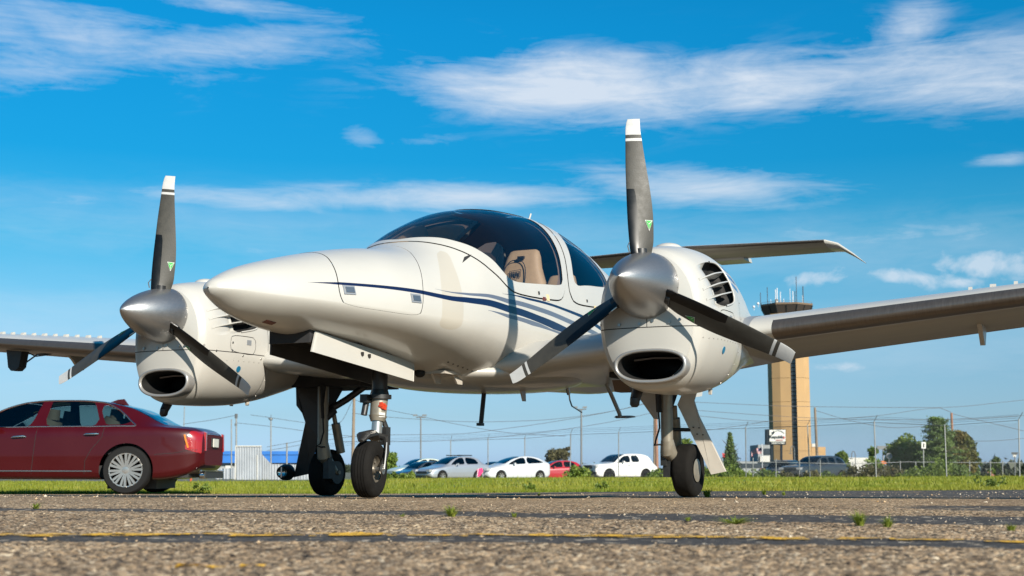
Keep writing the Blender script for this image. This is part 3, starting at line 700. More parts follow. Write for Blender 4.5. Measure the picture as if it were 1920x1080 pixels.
# propeller: spinner with three blades
XP, ZP = 1.6065, 1.2018
def make_prop(phase, sy):
    c = np.array([0, sy*EY, ZP])
    prof = [(1.252, .0005), (1.256, .010), (1.268, .024), (1.30, .052), (1.35, .086), (1.41, .118), (1.48, .147), (1.55, .169), (1.62, .184), (1.685, .192), (1.69, .190), (1.692, .15)]
    P_ = [(x, r) for x, r in prof]
    fx = np.linspace(1.252, 1.685, 40); fr_ = pchip([p[0] for p in P_[:10]], [p[1] for p in P_[:10]], fx); PR = list(zip(fx, fr_))+P_[10:]
    b = MB(); b.lathe(PR, c, (1, 0, 0), 48); sp = b.build('propeller_spinner', M['spinner_metal'], plane, True, 60)
    b = MB()
    for k in range(18):
        a = 2*PI*k/18+.1; b.disc(c+np.array([1.672, .186*math.cos(a), .186*math.sin(a)])-np.array([0, .004*math.cos(a), .004*math.sin(a)])*1, (0, math.cos(a), math.sin(a)), .0045, .010, 6)
    b.build('spinner_screw', M['steel'], sp, kind='stuff')
    for ang in (0, 2*PI/3, -2*PI/3):
        a = phase+ang; er = np.array([0, math.sin(a), math.cos(a)]); et = np.array([0, math.cos(a), -math.sin(a)]); ex = np.array([-1.0, 0, 0])
        R_ = [.15, .19, .25, .35, .45, .55, .65, .75, .83, .89, .93, .9545]
        LE = [.062, .066, .069, .072, .073, .073, .073, .071, .069, .067, .062, .054]
        TE = [.060, .070, .080, .080, .074, .062, .048, .034, .024, .017, .016, .016]
        TK = [.055, .040, .032, .026, .021, .017, .0135, .011, .009, .007, .006, .004]
        BE = [48, 46, 43, 38, 34, 30, 27, 24, 22, 21, 20, 20]
        def S(r, s, er=er, et=et, c=c):
            r = np.asarray(r, float); s = np.asarray(s, float)
            le, te, tk, be = [pchip(R_, q, r) for q in (LE, TE, TK, BE)]; be = np.radians(be)
            xi = .5*(1+np.cos(PI*s)); ch = le+te; off = le-ch*xi            # + towards leading edge
            yt = tk*2.6*(.2969*np.sqrt(xi+1e-9)-.126*xi-.3516*xi**2+.2843*xi**3-.1036*xi**4)*np.where(s <= 1, 1.25, -.6)+tk*.25*(1-(2*xi-1)**2)
            T = np.cos(be)[..., None]*et+np.sin(be)[..., None]*ex; Q = np.cos(be)[..., None]*ex-np.sin(be)[..., None]*et
            return c+np.array([XP, 0, 0])+r[..., None]*er+off[..., None]*T+yt[..., None]*Q
        G = grid(np.array([.15, .165, .18, .2, .225, .25, .28, .31, .35, .4, .45, .5, .55, .6, .65, .7, .75, .79, .82, .85, .88, .905, .93, .943, .9545]), np.linspace(0, 2, 37))
        boot, G = split(G, lambda r, s: np.maximum.reduce([r-.545, .165-r, (.58+.0*r)-s, s-1.35]))
        w1, G = split(G, lambda r, s: .862-r)
        w2, G = band(G, lambda r, s: r-.833, .008)
        if not ang: pass
        bl = surface('propeller_blade', [G, boot, w1+w2], S, [M['blade_grey'], M['blade_boot'], M['blade_white']], sp, flip=False)
        b = MB(); b.tube([c+[XP, 0, 0]+er*.12, c+[XP, 0, 0]+er*.20], [.040, .036], 14); b.build('blade_root', M['black_metal'], sp, True)
        b = MB(); b.tube([c+[XP-.06, 0, 0]+er*.176+et*.045, c+[XP-.07, 0, 0]+er*.21+et*.05, c+[XP-.05, 0, 0]+er*.235+et*.048], .0035, 6); b.build('boot_lead', M['steel'], sp)
        # triangular maker's mark on the blade face
        def on(r, xi, h):
            s_ = math.acos(2*xi-1)/PI; e = 1e-3; P = S(np.array([r]), np.array([s_]))[0]
            nn_ = np.cross(S(np.array([r+e]), np.array([s_]))[0]-P, S(np.array([r]), np.array([s_+e]))[0]-P); nn_ /= np.linalg.norm(nn_)
            if nn_[0] > 0: nn_ = -nn_
            return P+nn_*h
        def tri(pts, h, name, mt):
            A_ = [on(r, xi, h) for r, xi in pts]; B_ = [on(r, xi, h-.0015) for r, xi in pts]; k = len(pts)
            q = MB(); q.add(A_+B_, [tuple(range(k)), tuple(reversed(range(k, 2*k)))]+[(i, i+k, (i+1) % k+k, (i+1) % k) for i in range(k)]); q.build(name, mt, sp)
        r0, c0 = .335, .80; hh, ww = .030, .165
        V = [(r0+hh, c0-ww), (r0+hh, c0+ww*.9), (r0-hh*1.1, c0)]; ctr = (r0+.008, c0)
        tri(V, .0030, 'blade_mark', M['blade_white'])
        for i in range(3):
            p, q = V[i], V[(i+1) % 3]; g = lambda P_, f: (ctr[0]+(P_[0]-ctr[0])*f, ctr[1]+(P_[1]-ctr[1])*f)
            pm = g(p, .86); qm = g(q, .86); cm = ((ctr[0]*6+(p[0]+q[0])/2)/7, (ctr[1]*6+(p[1]+q[1])/2)/7)
            pm2 = (pm[0]*.93+qm[0]*.07, pm[1]*.93+qm[1]*.07); qm2 = (qm[0]*.93+pm[0]*.07, qm[1]*.93+pm[1]*.07)
            tri([pm2, qm2, cm], .0048, 'blade_mark', M['logo_green'])
    return sp
make_prop(.0188, -1); make_prop(-.0897, 1)
nc2 = copy_tree(nc, plane); nc2.location = (0, 2*EY, 0)
# ------------------------------------------------------------------ ground height (the apron falls gently away behind the aeroplane)
def pxline(tab, u): return np.interp(u, [p[0] for p in tab], [p[1] for p in tab])
EDGE = [(-400, 929), (0, 928.5), (400, 926.5), (750, 925), (960, 922.5), (1300, 919), (1600, 917), (1920, 914.5), (2400, 911)]
RIDGE = [(-400, 908), (0, 906), (400, 905.5), (560, 904), (740, 899), (960, 896.5), (1300, 894.5), (1600, 893.5), (1920, 890.5), (2400, 889)]
S_EDGE, S_RIDGE, LOW = 22.0, 60.0, -.55
def ground_z(x, y):
    x = np.asarray(x, float); y = np.asarray(y, float)
    dx, dy = x-CAM[0], y-CAM[1]; s = dx*FH[0]+dy*FH[1]; t = dx*RH[0]+dy*RH[1]; s_ = np.maximum(s, .5); u = 960+FPX*np.clip(t/s_, -1, 1)
    hy = 884.0; ve = pxline(EDGE, u); vr = pxline(RIDGE, u)
    z8 = 0*s; i8, i22, i60 = 1/8., 1/S_EDGE, 1/S_RIDGE
    v8 = hy+CAM[2]*FPX/8
    k = np.clip((i8-1/s_)/(i8-i22), 0, 1); va = v8+(ve-v8)*k
    k2 = np.clip((i22-1/s_)/(i22-i60), 0, 1); vb = ve+(vr-ve)*k2
    za = CAM[2]-(va-hy)*s_/FPX; zb = CAM[2]-(vb-hy)*s_/FPX
    zr = CAM[2]-(vr-hy)*S_RIDGE/FPX
    k3 = np.clip((s_-S_RIDGE)/16, 0, 1); k3 = k3*k3*(3-2*k3)
    z = np.where(s < 8, 0, np.where(s < S_EDGE, za, np.where(s < S_RIDGE, zb, zr+(LOW-zr)*k3)))
    return z
def gz(x, y): return float(ground_z(np.array([x]), np.array([y]))[0])
def st(s, t): return CAM[:2]+FH[:2]*s+RH[:2]*t

# ------------------------------------------------------------------ landing gear and belly fittings
def tyre(parent, c, ax, R_, W_, rim, hubside=1, name='tyre', grooves=True):
    ax = np.array(ax, float); ax /= np.linalg.norm(ax); h = W_/2
    pr = [(-h*.72, rim*.98), (-h*.86, rim*1.06), (-h*.98, rim+(R_-rim)*.35), (-h, rim+(R_-rim)*.55), (-h*.93, rim+(R_-rim)*.80), (-h*.72, R_*.975), (-h*.5, R_*.993)]
    if grooves:
        for g in (-.42, -.14, .14, .42): pr += [(h*(g-.035), R_*.998), (h*(g-.03), R_*.972), (h*(g+.03), R_*.972), (h*(g+.035), R_*.998)]
    pr += [(-a, r) for a, r in pr[:7][::-1]]
    b = MB(); b.lathe(pr, c, ax, 56); o = b.build(name, M['tyre'], parent, True, 35)
    b = MB(); b.lathe([(-h*.74, rim*1.0), (-h*.62, rim*.93), (-h*.3, rim*.86), (0, rim*.84), (h*.3, rim*.86), (h*.62, rim*.93), (h*.74, rim*1.0)], c, ax, 40)
    b.lathe([(h*.45*hubside, rim*.86), (h*.30*hubside, rim*.5), (h*.42*hubside, rim*.34), (h*.62*hubside, rim*.28), (h*.70*hubside, .001)], c, ax, 32)
    for k in range(6):
        a = 2*PI*k/6; X = np.cross(ax, [0, 0, 1]); Y = np.cross(ax, X); b.sphere(np.array(c)+ax*h*.42*hubside+(X*math.cos(a)+Y*math.sin(a))*rim*.6, rim*.07, 6)
    b.build('wheel_rim', M['wheel_metal'], parent, True, 40)
    return o
# nose gear
ng = MB()
ng.tube([(1.66, 0, .92), (1.655, 0, .66)], [.050, .048], 16)
nose = ng.build('nose_gear_leg', M['black_metal'], plane, True)
b = MB(); b.tube([(1.655, 0, .625), (1.655, 0, .60)], .074, 20); b.tube([(1.655, 0, .66), (1.655, 0, .625)], [.05, .06], 20); b.box((1.60, .05, .60), (.10, .05, .05)); b.build('steering_collar', M['black_metal'], nose, True)
b = MB(); b.tube([(1.655, 0, .60), (1.640, 0, .487)], [.053, .051], 24); b.tube([(1.641, 0, .495), (1.636, 0, .462)], [.056, .043], 24); b.build('strut_housing', M['strut_paint'], nose, True)
b = MB()
for k in range(7):
    a = -2.4+.11*k; p = np.array([1.647+.054*math.cos(a), .054*math.sin(a), .555+.012*math.sin(k*2.1)]); b.box(p, (.016, .016, .012+.014*(k % 2)))
b.box((1.647+.05*math.cos(-2.1), .05*math.sin(-2.1), .538), (.02, .03, .006)); b.build('red_decal', M['orange_red'], nose)
b = MB(); a_ = [-2.5+.1*k for k in range(9)]
b.add([(1.643+.0545*math.cos(a), .0545*math.sin(a), z) for z in (.487, .515) for a in a_], [(i, i+1, i+10, i+9) for i in range(8)]); b.build('white_decal', M['blade_white'], nose)
b = MB(); b.tube([(1.637, 0, .475), (1.622, 0, .34)], .033, 24); b.build('shock_piston', M['piston_steel'], nose, True)
b = MB(); b.tube([(1.72, .02, .50), (1.76, .01, .42), (1.72, 0, .33)], [.014, .018, .014], 8); b.box((1.725, 0, .375), (.05, .05, .11)); b.tube([(1.60, .055, .61), (1.575, .06, .50)], .02, 10); b.build('torque_link', M['black_metal'], nose, True)
WA = math.radians(11); WX = np.array([math.cos(WA), math.sin(WA), 0]); WY = np.array([-math.sin(WA), math.cos(WA), 0])
# wheel plane turned towards the right
NC = np.array([1.52, -.02, .172]); FY = .073
b = MB()
for s in (-1, 1):
    b.tube([NC+WX*.10+WY*s*.0+[0, 0, .205], NC+WX*.085+WY*s*FY+[0, 0, .19], NC+WX*.10+WY*s*FY+[0, 0, .10], NC+WY*s*FY], [.022, .024, .017, .014], 8)
b.tube([NC+WX*.12+[0, 0, .175], NC+WX*.02+[0, 0, .212], NC-WX*.10+[0, 0, .198], NC-WX*.145+[0, 0, .165]], [.02, .026, .026, .010], 10, flat=1.8)
b.build('wheel_fork', M['black_metal'], nose, True)
b = MB(); b.tube([NC-WY*.095, NC+WY*.095], .013, 12); b.tube([NC-WY*.095+[0, 0, 0], NC-WY*.088+WX*.045+[0, 0, .10], NC-WY*.08+WX*.075+[0, 0, .16]], .006, 6); b.tube([NC-WY*.092, NC-WY*.080], .030, 14); b.build('axle', M['steel'], nose, True)
tyre(nose, NC, WY, .170, .125, .080, -1)
b = MB()
b.hull8([(.745, -.140, .925), (1.815, -.140, .835), (1.815, -.150, .835), (.745, -.150, .925)], [(.63, -.195, .800), (1.72, -.195, .706), (1.72, -.205, .706), (.63, -.205, .800)])
gdoor = b.build('gear_door', M['white_paint'], plane)
bm_ = bmesh.new(); bm_.from_mesh(gdoor.data); bmesh.ops.bevel(bm_, geom=[e for e in bm_.edges if abs((e.verts[0].co-e.verts[1].co).length) < .2 and abs((e.verts[0].co-e.verts[1].co).length) > .1], offset=.022, segments=4, profile=.5, affect='EDGES'); bm_.to_mesh(gdoor.data); bm_.free()
b = MB()
for dx in (0, .075): b.box((1.17+dx, -.182, .832-.008*dx*10), (.014, .012, .022))
b.build('door_slot', M['dark_gap'], plane, kind='stuff')
b = MB(); b.hull8([(.735, .142, .925), (1.80, .142, .835), (1.80, .152, .835), (.735, .152, .925)], [(.745, .150, .805), (1.80, .150, .705), (1.80, .160, .705), (.745, .160, .805)]); b.build('gear_door', M['black_metal'], plane)  # far door coloured black to paint in the shade on its inner face
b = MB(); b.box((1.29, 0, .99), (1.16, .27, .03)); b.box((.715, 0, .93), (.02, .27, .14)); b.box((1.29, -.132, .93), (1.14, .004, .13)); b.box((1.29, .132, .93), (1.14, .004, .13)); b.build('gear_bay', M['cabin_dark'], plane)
b = MB()
for x in (.86, 1.18, 1.52, 1.76): b.tube([(x, -.145, .925-.082*(x-.745)), (x+.02, -.12, .955-.082*(x-.745))], .010, 6); b.box((x, -.143, .926-.083*(x-.745)), (.07, .014, .014))
b.tube([(.80, .10, .93), (1.05, .0, .865), (1.10, -.03, .86)], .012, 6)
b.build('door_hinge', M['black_metal'], plane, kind='stuff')

# main gear, near side (outboard leg door, inboard plate door)
def main_gear(sy, sag, vis):
    Y = lambda v: sy*v-(.028 if sy > 0 else 0)
    zc = sag+.177; X0 = 3.213
    b = MB(); b.tube([(3.02, Y(1.375), .80), (3.03, Y(1.375), .36)], [.042, .040], 16); leg = b.build('main_gear_leg', M['strut_paint'], plane, True)
    b = MB(); b.hull8([(2.92, Y(1.33), .80), (3.28, Y(1.36), .80), (3.28, Y(1.41), .80), (2.92, Y(1.34), .80)], [(2.95, Y(1.33), .55), (3.05, Y(1.36), .55), (3.05, Y(1.40), .55), (2.95, Y(1.34), .55)]); b.build('leg_fairing', M['cabin_dark'], leg)
    b = MB()
    b.tube([(3.03, Y(1.375), .37), (3.05, Y(1.375), .30+sag), (3.12, Y(1.385), .25+sag)], [.042, .055, .04], 12)
    b.tube([(3.03, Y(1.38), .34+sag), (3.213, Y(1.39), zc)], [.04, .036], 12); b.tube([(3.213, Y(1.34), zc), (3.213, Y(1.52), zc)], .016, 12)
    b.build('trailing_link', M['strut_paint'], leg, True)
    b = MB(); b.lathe([(-.015, .02), (-.015, .085), (.015, .085), (.015, .02)], (3.213, Y(1.375), zc), (0, 1, 0), 24); b.box((3.10, Y(1.36), zc+.02), (.09, .05, .13)); b.box((3.06, Y(1.345), zc+.08), (.05, .04, .10)); b.build('brake', M['black_metal'], leg, True)
    tyre(leg, (X0, Y(1.455), zc), (0, 1, 0), .177, .138, .078, -1 if sy < 0 else 1, grooves=False)
    b = MB(); b.lathe([(.068, .001), (.070, .05), (.064, .077)], (X0, Y(1.455), zc), (0, sy, 0), 30); b.build('hub_cap', M['strut_paint'], leg, True)
    # brake hoses
    b = MB(); b.tube([(2.98, Y(1.345), .78), (2.965, Y(1.34), .60), (2.985, Y(1.34), .45), (2.93, Y(1.33), .36), (2.90, Y(1.34), .345), (2.93, Y(1.32), .335), (3.0, Y(1.34), .34), (3.06, Y(1.36), .31)], .006, 6)
    b.build('brake_hose', M['black'], leg, True)
    b = MB(); b.tube([(3.06, Y(1.38), .44), (3.17, Y(1.50), .44)], .013, 8); b.tube([(3.18, Y(1.50), .52), (3.21, Y(1.56), .30)], .012, 6); b.build('door_link', M['black'], leg)
    # outer leg door: a cranked plate
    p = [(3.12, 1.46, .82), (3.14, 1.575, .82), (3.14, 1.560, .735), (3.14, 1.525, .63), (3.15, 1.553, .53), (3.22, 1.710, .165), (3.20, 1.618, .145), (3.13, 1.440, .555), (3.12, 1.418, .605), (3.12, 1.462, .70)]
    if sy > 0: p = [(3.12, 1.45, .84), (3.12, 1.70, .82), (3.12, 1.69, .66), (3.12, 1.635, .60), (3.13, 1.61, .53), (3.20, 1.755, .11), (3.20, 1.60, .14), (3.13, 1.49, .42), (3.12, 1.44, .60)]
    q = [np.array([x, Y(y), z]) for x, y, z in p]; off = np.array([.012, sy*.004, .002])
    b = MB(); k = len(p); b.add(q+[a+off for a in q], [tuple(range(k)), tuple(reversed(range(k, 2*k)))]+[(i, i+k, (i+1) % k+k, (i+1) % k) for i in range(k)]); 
    b.build('leg_door', M['dirty_white'] if sy < 0 else M['black_metal'], leg)  # far door black: shade of its inner side put into the colour
    if sy < 0:
        b = MB()
        for dx, dz in ((0, 0), (.03, -.004), (.02, -.045), (.05, -.05)): b.box((3.142, -1.52-dx*1.3, .455+dz), (.02, .006, .007))
        b.build('door_rivet', M['dark_gap'], leg, kind='stuff')
    # inner bay door: triangular plate hanging inboard
    p = [(3.16, 1.03, .80), (3.10, 1.29, .80), (3.10, 1.285, .51), (3.12, 1.25, .515)]
    q = [np.array([x, Y(y), z]) for x, y, z in p]; off = np.array([.012, 0, 0]); b = MB(); b.add(q+[a+off for a in q], [(0, 1, 2, 3), (7, 6, 5, 4), (0, 4, 5, 1), (1, 5, 6, 2), (2, 6, 7, 3), (3, 7, 4, 0)])
    if sy < 0: b.build('bay_door', M['dirty_white'], plane)
    # side brace and retraction strut
    b = MB(); b.tube([(3.06, Y(1.38), .60), (3.18, Y(1.27), .70), (3.25, Y(1.12), .82)], .026, 10); b.tube([(3.03, Y(1.37), .55), (3.1, Y(1.33), .62)], .036, 10); b.build('side_brace', M['black_metal'], leg, True)
    b = MB(); b.tube([(3.17, Y(1.38), .60), (3.20, Y(1.375), .50)], .018, 10); b.tube([(3.195, Y(1.375), .52), (3.26, Y(1.365), .30)], .034, 14); b.build('shock_absorber', M['strut_paint'], leg, True)
    return leg
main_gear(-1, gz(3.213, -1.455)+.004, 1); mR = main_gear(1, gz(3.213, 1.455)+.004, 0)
# solid dark boxes stand in for wheel well shadows under the nacelle wings
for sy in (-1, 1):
    b = MB(); b.box((3.25, sy*1.30, .86), (.55, .62, .14)); b.build('gear_well_shadow', M['cabin_dark'], plane)
# landing light pod hanging on the far leg
b = MB(); LX, LY, LZ = 3.10, 1.77, .15
b.lathe([(.0, .045), (.05, .062), (.10, .062), (.12, .03), (.121, .001)], (LX, LY, LZ), (1, .1, 0), 20); b.lathe([(0, .045), (.01, .040)], (LX, LY, LZ), (1, .1, 0), 20); lo_ = b.build('taxi_light', M['black_metal'], mR, True)
b = MB(); b.lathe([(.012, .042), (.03, .02), (.03, .001)], (LX, LY, LZ), (1, .1, 0), 20); b.box((LX-.0, LY, LZ), (.004, .012, .08)); b.build('light_reflector', M['chrome'], lo_, True)
# belly: antennas, step, lights
def belly(x, y):
    t = np.linspace(PI*.55, PI, 200); P = fus(np.full(200, x), t); return float(P[np.argmin(np.abs(P[:, 1]+abs(y))), 2])
def blade_ant(x, y, z, ch, h, mt, name='blade_antenna', lean=.02, w_=.012):
    b = MB(); b.prism([(0, 0), (ch, 0), (ch*.85+lean, -h), (ch*.35+lean, -h)], -w_/2, w_/2, T=lambda a, c, q: (x+a, y+q, z+c)); return b.build(name, mt, plane)
b = MB(); b.tube([(3.02, -.02, .735), (2.97, -.02, .485)], .022, 10, flat=.7); b.box((2.962, -.02, .488), (.05, .036, .02)); b.build('belly_aerial', M['black_metal'], plane, True)
blade_ant(2.02, -.15, belly(2.05, .15)+.012, .13, .075, M['dirty_white']); blade_ant(2.16, -.23, belly(2.2, .23)+.012, .13, .07, M['dirty_white'])
b = MB(); b.box((2.14, -.19, belly(2.14, .19)+.008), (.26, .14, .02)); b.build('antenna_base', M['dirty_white'], plane)
blade_ant(3.02, -.30, .735, .08, .085, M['dirty_white'])
b = MB(); b.tube([(3.86, -.30, .80), (3.89, -.30, .70), (3.93, -.30, .655), (4.12, -.30, .615)], .006, 6); b.tube([(3.84, -.3, .80), (3.87, -.3, .74)], .014, 6); b.build('whip_aerial', M['steel'], plane)
b = MB(); b.tube([(3.83, -.62, .82), (4.10, -.62, .60), (4.11, -.62, .575)], .016, 10); st_ = b.build('boarding_step_strut', M['dirty_white'], plane, True)
b = MB(); b.prism([(-.02, -.005), (.02, .008), (.12, .012), (.20, .010), (.20, .0), (.03, -.012)], -.045, .045, T=lambda a, c, q: (4.12+a, -.62+q, .578+c)); b.build('boarding_step', M['black_metal'], plane)
b = MB(); b.sphere((1.90, -.04, belly(1.9, .04)-.012), .032, 12, .9); b.build('belly_light', M['black'], plane, True); b = MB(); b.sphere((1.97, -.10, belly(1.97, .1)-.012), .036, 12, .8); b.build('belly_light', M['black'], plane, True)
b = MB(); b.prism([(0, .02), (.20, .02), (.17, -.06), (.05, -.06)], -.06, .06, T=lambda a, c, q: (3.35+a, -.92+q, .78+c)); b.build('wing_scoop', M['cabin_grey'], plane, True)
b = MB(); b.tube([(3.75, -.0, 2.02), (3.83, -.0, 2.15)], .007, 6); b.build('roof_aerial', M['white_paint'], plane)
plate('nose_vent', .42, 2.75, .07, .035, .004, M['red_label'])
# ------------------------------------------------------------------ ground
def vnoise(x, y, sc, seed=0):
    r = np.random.RandomState(seed); T = r.rand(256, 256); X = np.asarray(x)/sc; Y = np.asarray(y)/sc
    xi = np.floor(X).astype(int); yi = np.floor(Y).astype(int); fx = X-xi; fy = Y-yi; fx = fx*fx*(3-2*fx); fy = fy*fy*(3-2*fy)
    g = lambda a, b_: T[a % 256, b_ % 256]
    return (g(xi, yi)*(1-fx)+g(xi+1, yi)*fx)*(1-fy)+(g(xi, yi+1)*(1-fx)+g(xi+1, yi+1)*fx)*fy
def tensor(name, S, Tt, zf, mts, smooth=True, skip=None):
    SS, TT = np.meshgrid(S, Tt, indexing='ij'); X = CAM[0]+FH[0]*SS+RH[0]*TT; Y = CAM[1]+FH[1]*SS+RH[1]*TT; Z = zf(X, Y, SS, TT)
    V = np.stack([X, Y, Z], -1).reshape(-1, 3); n, k = len(S), len(Tt)
    I = (np.arange(n-1)[:, None]*k+np.arange(k-1)[None, :]).reshape(-1)
    Fq = np.stack([I, I+1, I+k+1, I+k], 1)[:, ::-1]
    me = bpy.data.meshes.new(name); me.vertices.add(len(V)); me.vertices.foreach_set('co', V.astype(np.float32).ravel())
    me.loops.add(len(Fq)*4); me.loops.foreach_set('vertex_index', Fq.astype(np.int32).ravel())
    me.polygons.add(len(Fq)); me.polygons.foreach_set('loop_start', np.arange(0, len(Fq)*4, 4, dtype=np.int32)); 
    me.materials.append(mts); me.update(calc_edges=True); me.validate()
    if smooth: me.shade_smooth()
    o = bpy.data.objects.new(name, me); link(o); return o, SS, TT, X, Y
bandA = lambda t: (CAM[2]*FPX/(np.interp(960+FPX*t/3.3, [-100, 300, 600, 960, 1200, 1500, 2000], [1007, 1005, 1004, 1003, 1005, 1009, 1013])-884))
bandB = lambda t: (CAM[2]*FPX/(np.interp(960+FPX*t/5.2, [-100, 400, 900, 1300, 2000], [955, 957, 961, 967, 972])-884))
def rough(X, Y):
    return (vnoise(X, Y, .021, 1)-.5)*.0065+(vnoise(X, Y, .0125, 2)-.5)*.0060+(vnoise(X, Y, .11, 3)-.5)*.002+(vnoise(X, Y, .6, 4)-.5)*.002
def tarmask(s, t, X, Y):
    j = (vnoise(X, Y, .25, 5)-.5)*.10+(vnoise(X, Y, .07, 6)-.5)*.05
    a = np.clip((.21-np.abs(s-bandA(t)+.02+j))/.03, 0, 1)
    wB = np.interp(960+FPX*t/5.2, [-100, 500, 1000, 1500, 2000], [.20, .22, .32, .44, .46])
    b_ = np.clip((wB-np.abs(s-bandB(t)+j*1.4))/.03, 0, 1)
    far = np.clip((s-(21.4+j*3))/.2, 0, 1)
    k = vnoise(X, Y, 1.3, 8)*.6+vnoise(X, Y, .4, 9)*.4
    c = np.clip((s-8.3)/2.5, 0, 1)*np.clip((t+1.0+(k-.5)*4)/2.5, 0, 1)*np.clip((.75-k)/.1+1, .45, 1)
    d = np.clip((.62-k)/.25, 0, 1)*np.clip((s-5.3)/.6, 0, 1)*np.clip((t-.3)/1.5, 0, 1)*.8
    return np.maximum.reduce([a, b_, far, c, d])
def zap(X, Y, S, T):
    tm = tarmask(S, T, X, Y); fade = np.clip((9-S)/4, 0, 1)*np.clip((4-np.abs(T))/1, 0, 1)
    return ground_z(X, Y)+rough(X, Y)*fade*(1-.78*tm)-.002
Sg = np.concatenate([[-40, -15, -6, -2, 0, .6, 1.0, 1.2], np.arange(1.3, 4.2, .0105), np.arange(4.2, 6.8, .017), np.geomspace(6.8, S_EDGE, 90)])
Tg = np.concatenate([-np.geomspace(2.7, 90, 46)[::-1][:-1], np.arange(-2.7, 2.71, .0135), np.geomspace(2.7, 90, 46)[1:]])
def ground_mat(name):
    m_ = bpy.data.materials.new(name); m_.use_nodes = True; t = m_.node_tree; b = t.nodes['Principled BSDF']; Lk = t.links.new
    tc = nn('ShaderNodeTexCoord', t)
    def vor(scale, rnd=1.0):
        v = nn('ShaderNodeTexVoronoi', t); v.inputs['Scale'].default_value = scale; Lk(tc.outputs['Object'], v.inputs['Vector']); return v
    def noi(scale, det=5, r=.6):
        v = nn('ShaderNodeTexNoise', t); v.inputs['Scale'].default_value = scale; v.inputs['Detail'].default_value = det; v.inputs['Roughness'].default_value = r; Lk(tc.outputs['Object'], v.inputs['Vector']); return v
    v1 = vor(85); v2 = vor(130); n1_ = noi(1.3, 6); n2_ = noi(14, 6); n3_ = noi(40, 4)
    sp_ = nn('ShaderNodeSeparateColor', t); Lk(v1.outputs['Color'], sp_.inputs[0])
    rp = nn('ShaderNodeValToRGB', t); Lk(sp_.outputs[0], rp.inputs[0])
    setramp(rp.color_ramp, [(0, (0.023, 0.017, 0.012)), (.2, (0.073, 0.053, 0.033)), (.36, (0.218, 0.152, 0.089)), (.6, (0.396, 0.277, 0.162)), (.85, (0.528, 0.396, 0.244)), (.97, (0.607, 0.515, 0.370))])
    sp2 = nn('ShaderNodeSeparateColor', t); Lk(v2.outputs['Color'], sp2.inputs[0])
    rp2 = nn('ShaderNodeValToRGB', t); Lk(sp2.outputs[1], rp2.inputs[0]); setramp(rp2.color_ramp, [(0, (0.033, 0.024, 0.017)), (.3, (0.132, 0.099, 0.063)), (.55, (0.343, 0.244, 0.142)), (.85, (0.515, 0.383, 0.238)), (1, (0.607, 0.508, 0.356))])
    fx_ = nn('ShaderNodeMapRange', t); Lk(n3_.outputs['Fac'], fx_.inputs[0]); fx_.inputs[1].default_value = .46; fx_.inputs[2].default_value = .54
    mx = nn('ShaderNodeMix', t, data_type='RGBA'); Lk(fx_.outputs[0], mx.inputs[0]); Lk(rp.outputs[0], mx.inputs[6]); Lk(rp2.outputs[0], mx.inputs[7])
    # dark binder patches
    dk = nn('ShaderNodeMix', t, data_type='RGBA', blend_type='MULTIPLY'); mr = nn('ShaderNodeMapRange', t); Lk(n2_.outputs['Fac'], mr.inputs[0]); mr.inputs[1].default_value = .30; mr.inputs[2].default_value = .52; mr.inputs[3].default_value = 1; mr.inputs[4].default_value = 0
    Lk(mr.outputs[0], dk.inputs[0]); Lk(mx.outputs[2], dk.inputs[6]); dk.inputs[7].default_value = (.32, .30, .30, 1)
    d2 = nn('ShaderNodeMix', t, data_type='RGBA', blend_type='MULTIPLY'); mr2 = nn('ShaderNodeMapRange', t); Lk(n1_.outputs['Fac'], mr2.inputs[0]); mr2.inputs[1].default_value = .38; mr2.inputs[2].default_value = .62; mr2.inputs[3].default_value = .75; mr2.inputs[4].default_value = 0
    Lk(mr2.outputs[0], d2.inputs[0]); Lk(dk.outputs[2], d2.inputs[6]); d2.inputs[7].default_value = (.62, .60, .60, 1)
    # tar
    at_ = nn('ShaderNodeAttribute', t); at_.attribute_name = 'tar'
    v3 = vor(38); s3 = nn('ShaderNodeSeparateColor', t); Lk(v3.outputs['Color'], s3.inputs[0])
    tr_ = nn('ShaderNodeValToRGB', t); Lk(s3.outputs[0], tr_.inputs[0]); tr_.color_ramp.interpolation = 'CONSTANT'
    setramp(tr_.color_ramp, [(0, (0.036, 0.034, 0.033)), (.3, (0.046, 0.043, 0.041)), (.65, (0.056, 0.051, 0.048)), (.87, (0.099, 0.089, 0.076)), (.95, (0.251, 0.218, 0.172)), (.985, (0.396, 0.356, 0.290))])
    mt_ = nn('ShaderNodeMix', t, data_type='RGBA'); th_ = mth('SUBTRACT', at_.outputs['Fac'], mth('MULTIPLY', mth('SUBTRACT', n2_.outputs['Fac'], .5, tree=t), .8, tree=t), tree=t)
    mr3 = nn('ShaderNodeMapRange', t); Lk(th_, mr3.inputs[0]); mr3.inputs[1].default_value = .48; mr3.inputs[2].default_value = .68
    Lk(mr3.outputs[0], mt_.inputs[0]); Lk(d2.outputs[2], mt_.inputs[6]); Lk(tr_.outputs[0], mt_.inputs[7])
    Lk(mt_.outputs[2], b.inputs['Base Color']); b.inputs['Roughness'].default_value = .9; b.inputs['Specular IOR Level'].default_value = .25
    gd = nn('ShaderNodeMix', t, data_type='RGBA', blend_type='MULTIPLY'); gd.inputs[0].default_value = 1; gd.inputs[7].default_value = (.90, .875, .86, 1); Lk(mt_.outputs[2], gd.inputs[6]); Lk(gd.outputs[2], b.inputs['Base Color'])
    bp = nn('ShaderNodeBump', t); bp.inputs['Strength'].default_value = .5; bp.inputs['Distance'].default_value = .008
    Lk(v1.outputs['Distance'], bp.inputs['Height']); bp.invert = True; Lk(bp.outputs[0], b.inputs['Normal'])
    M[name] = m_; return m_
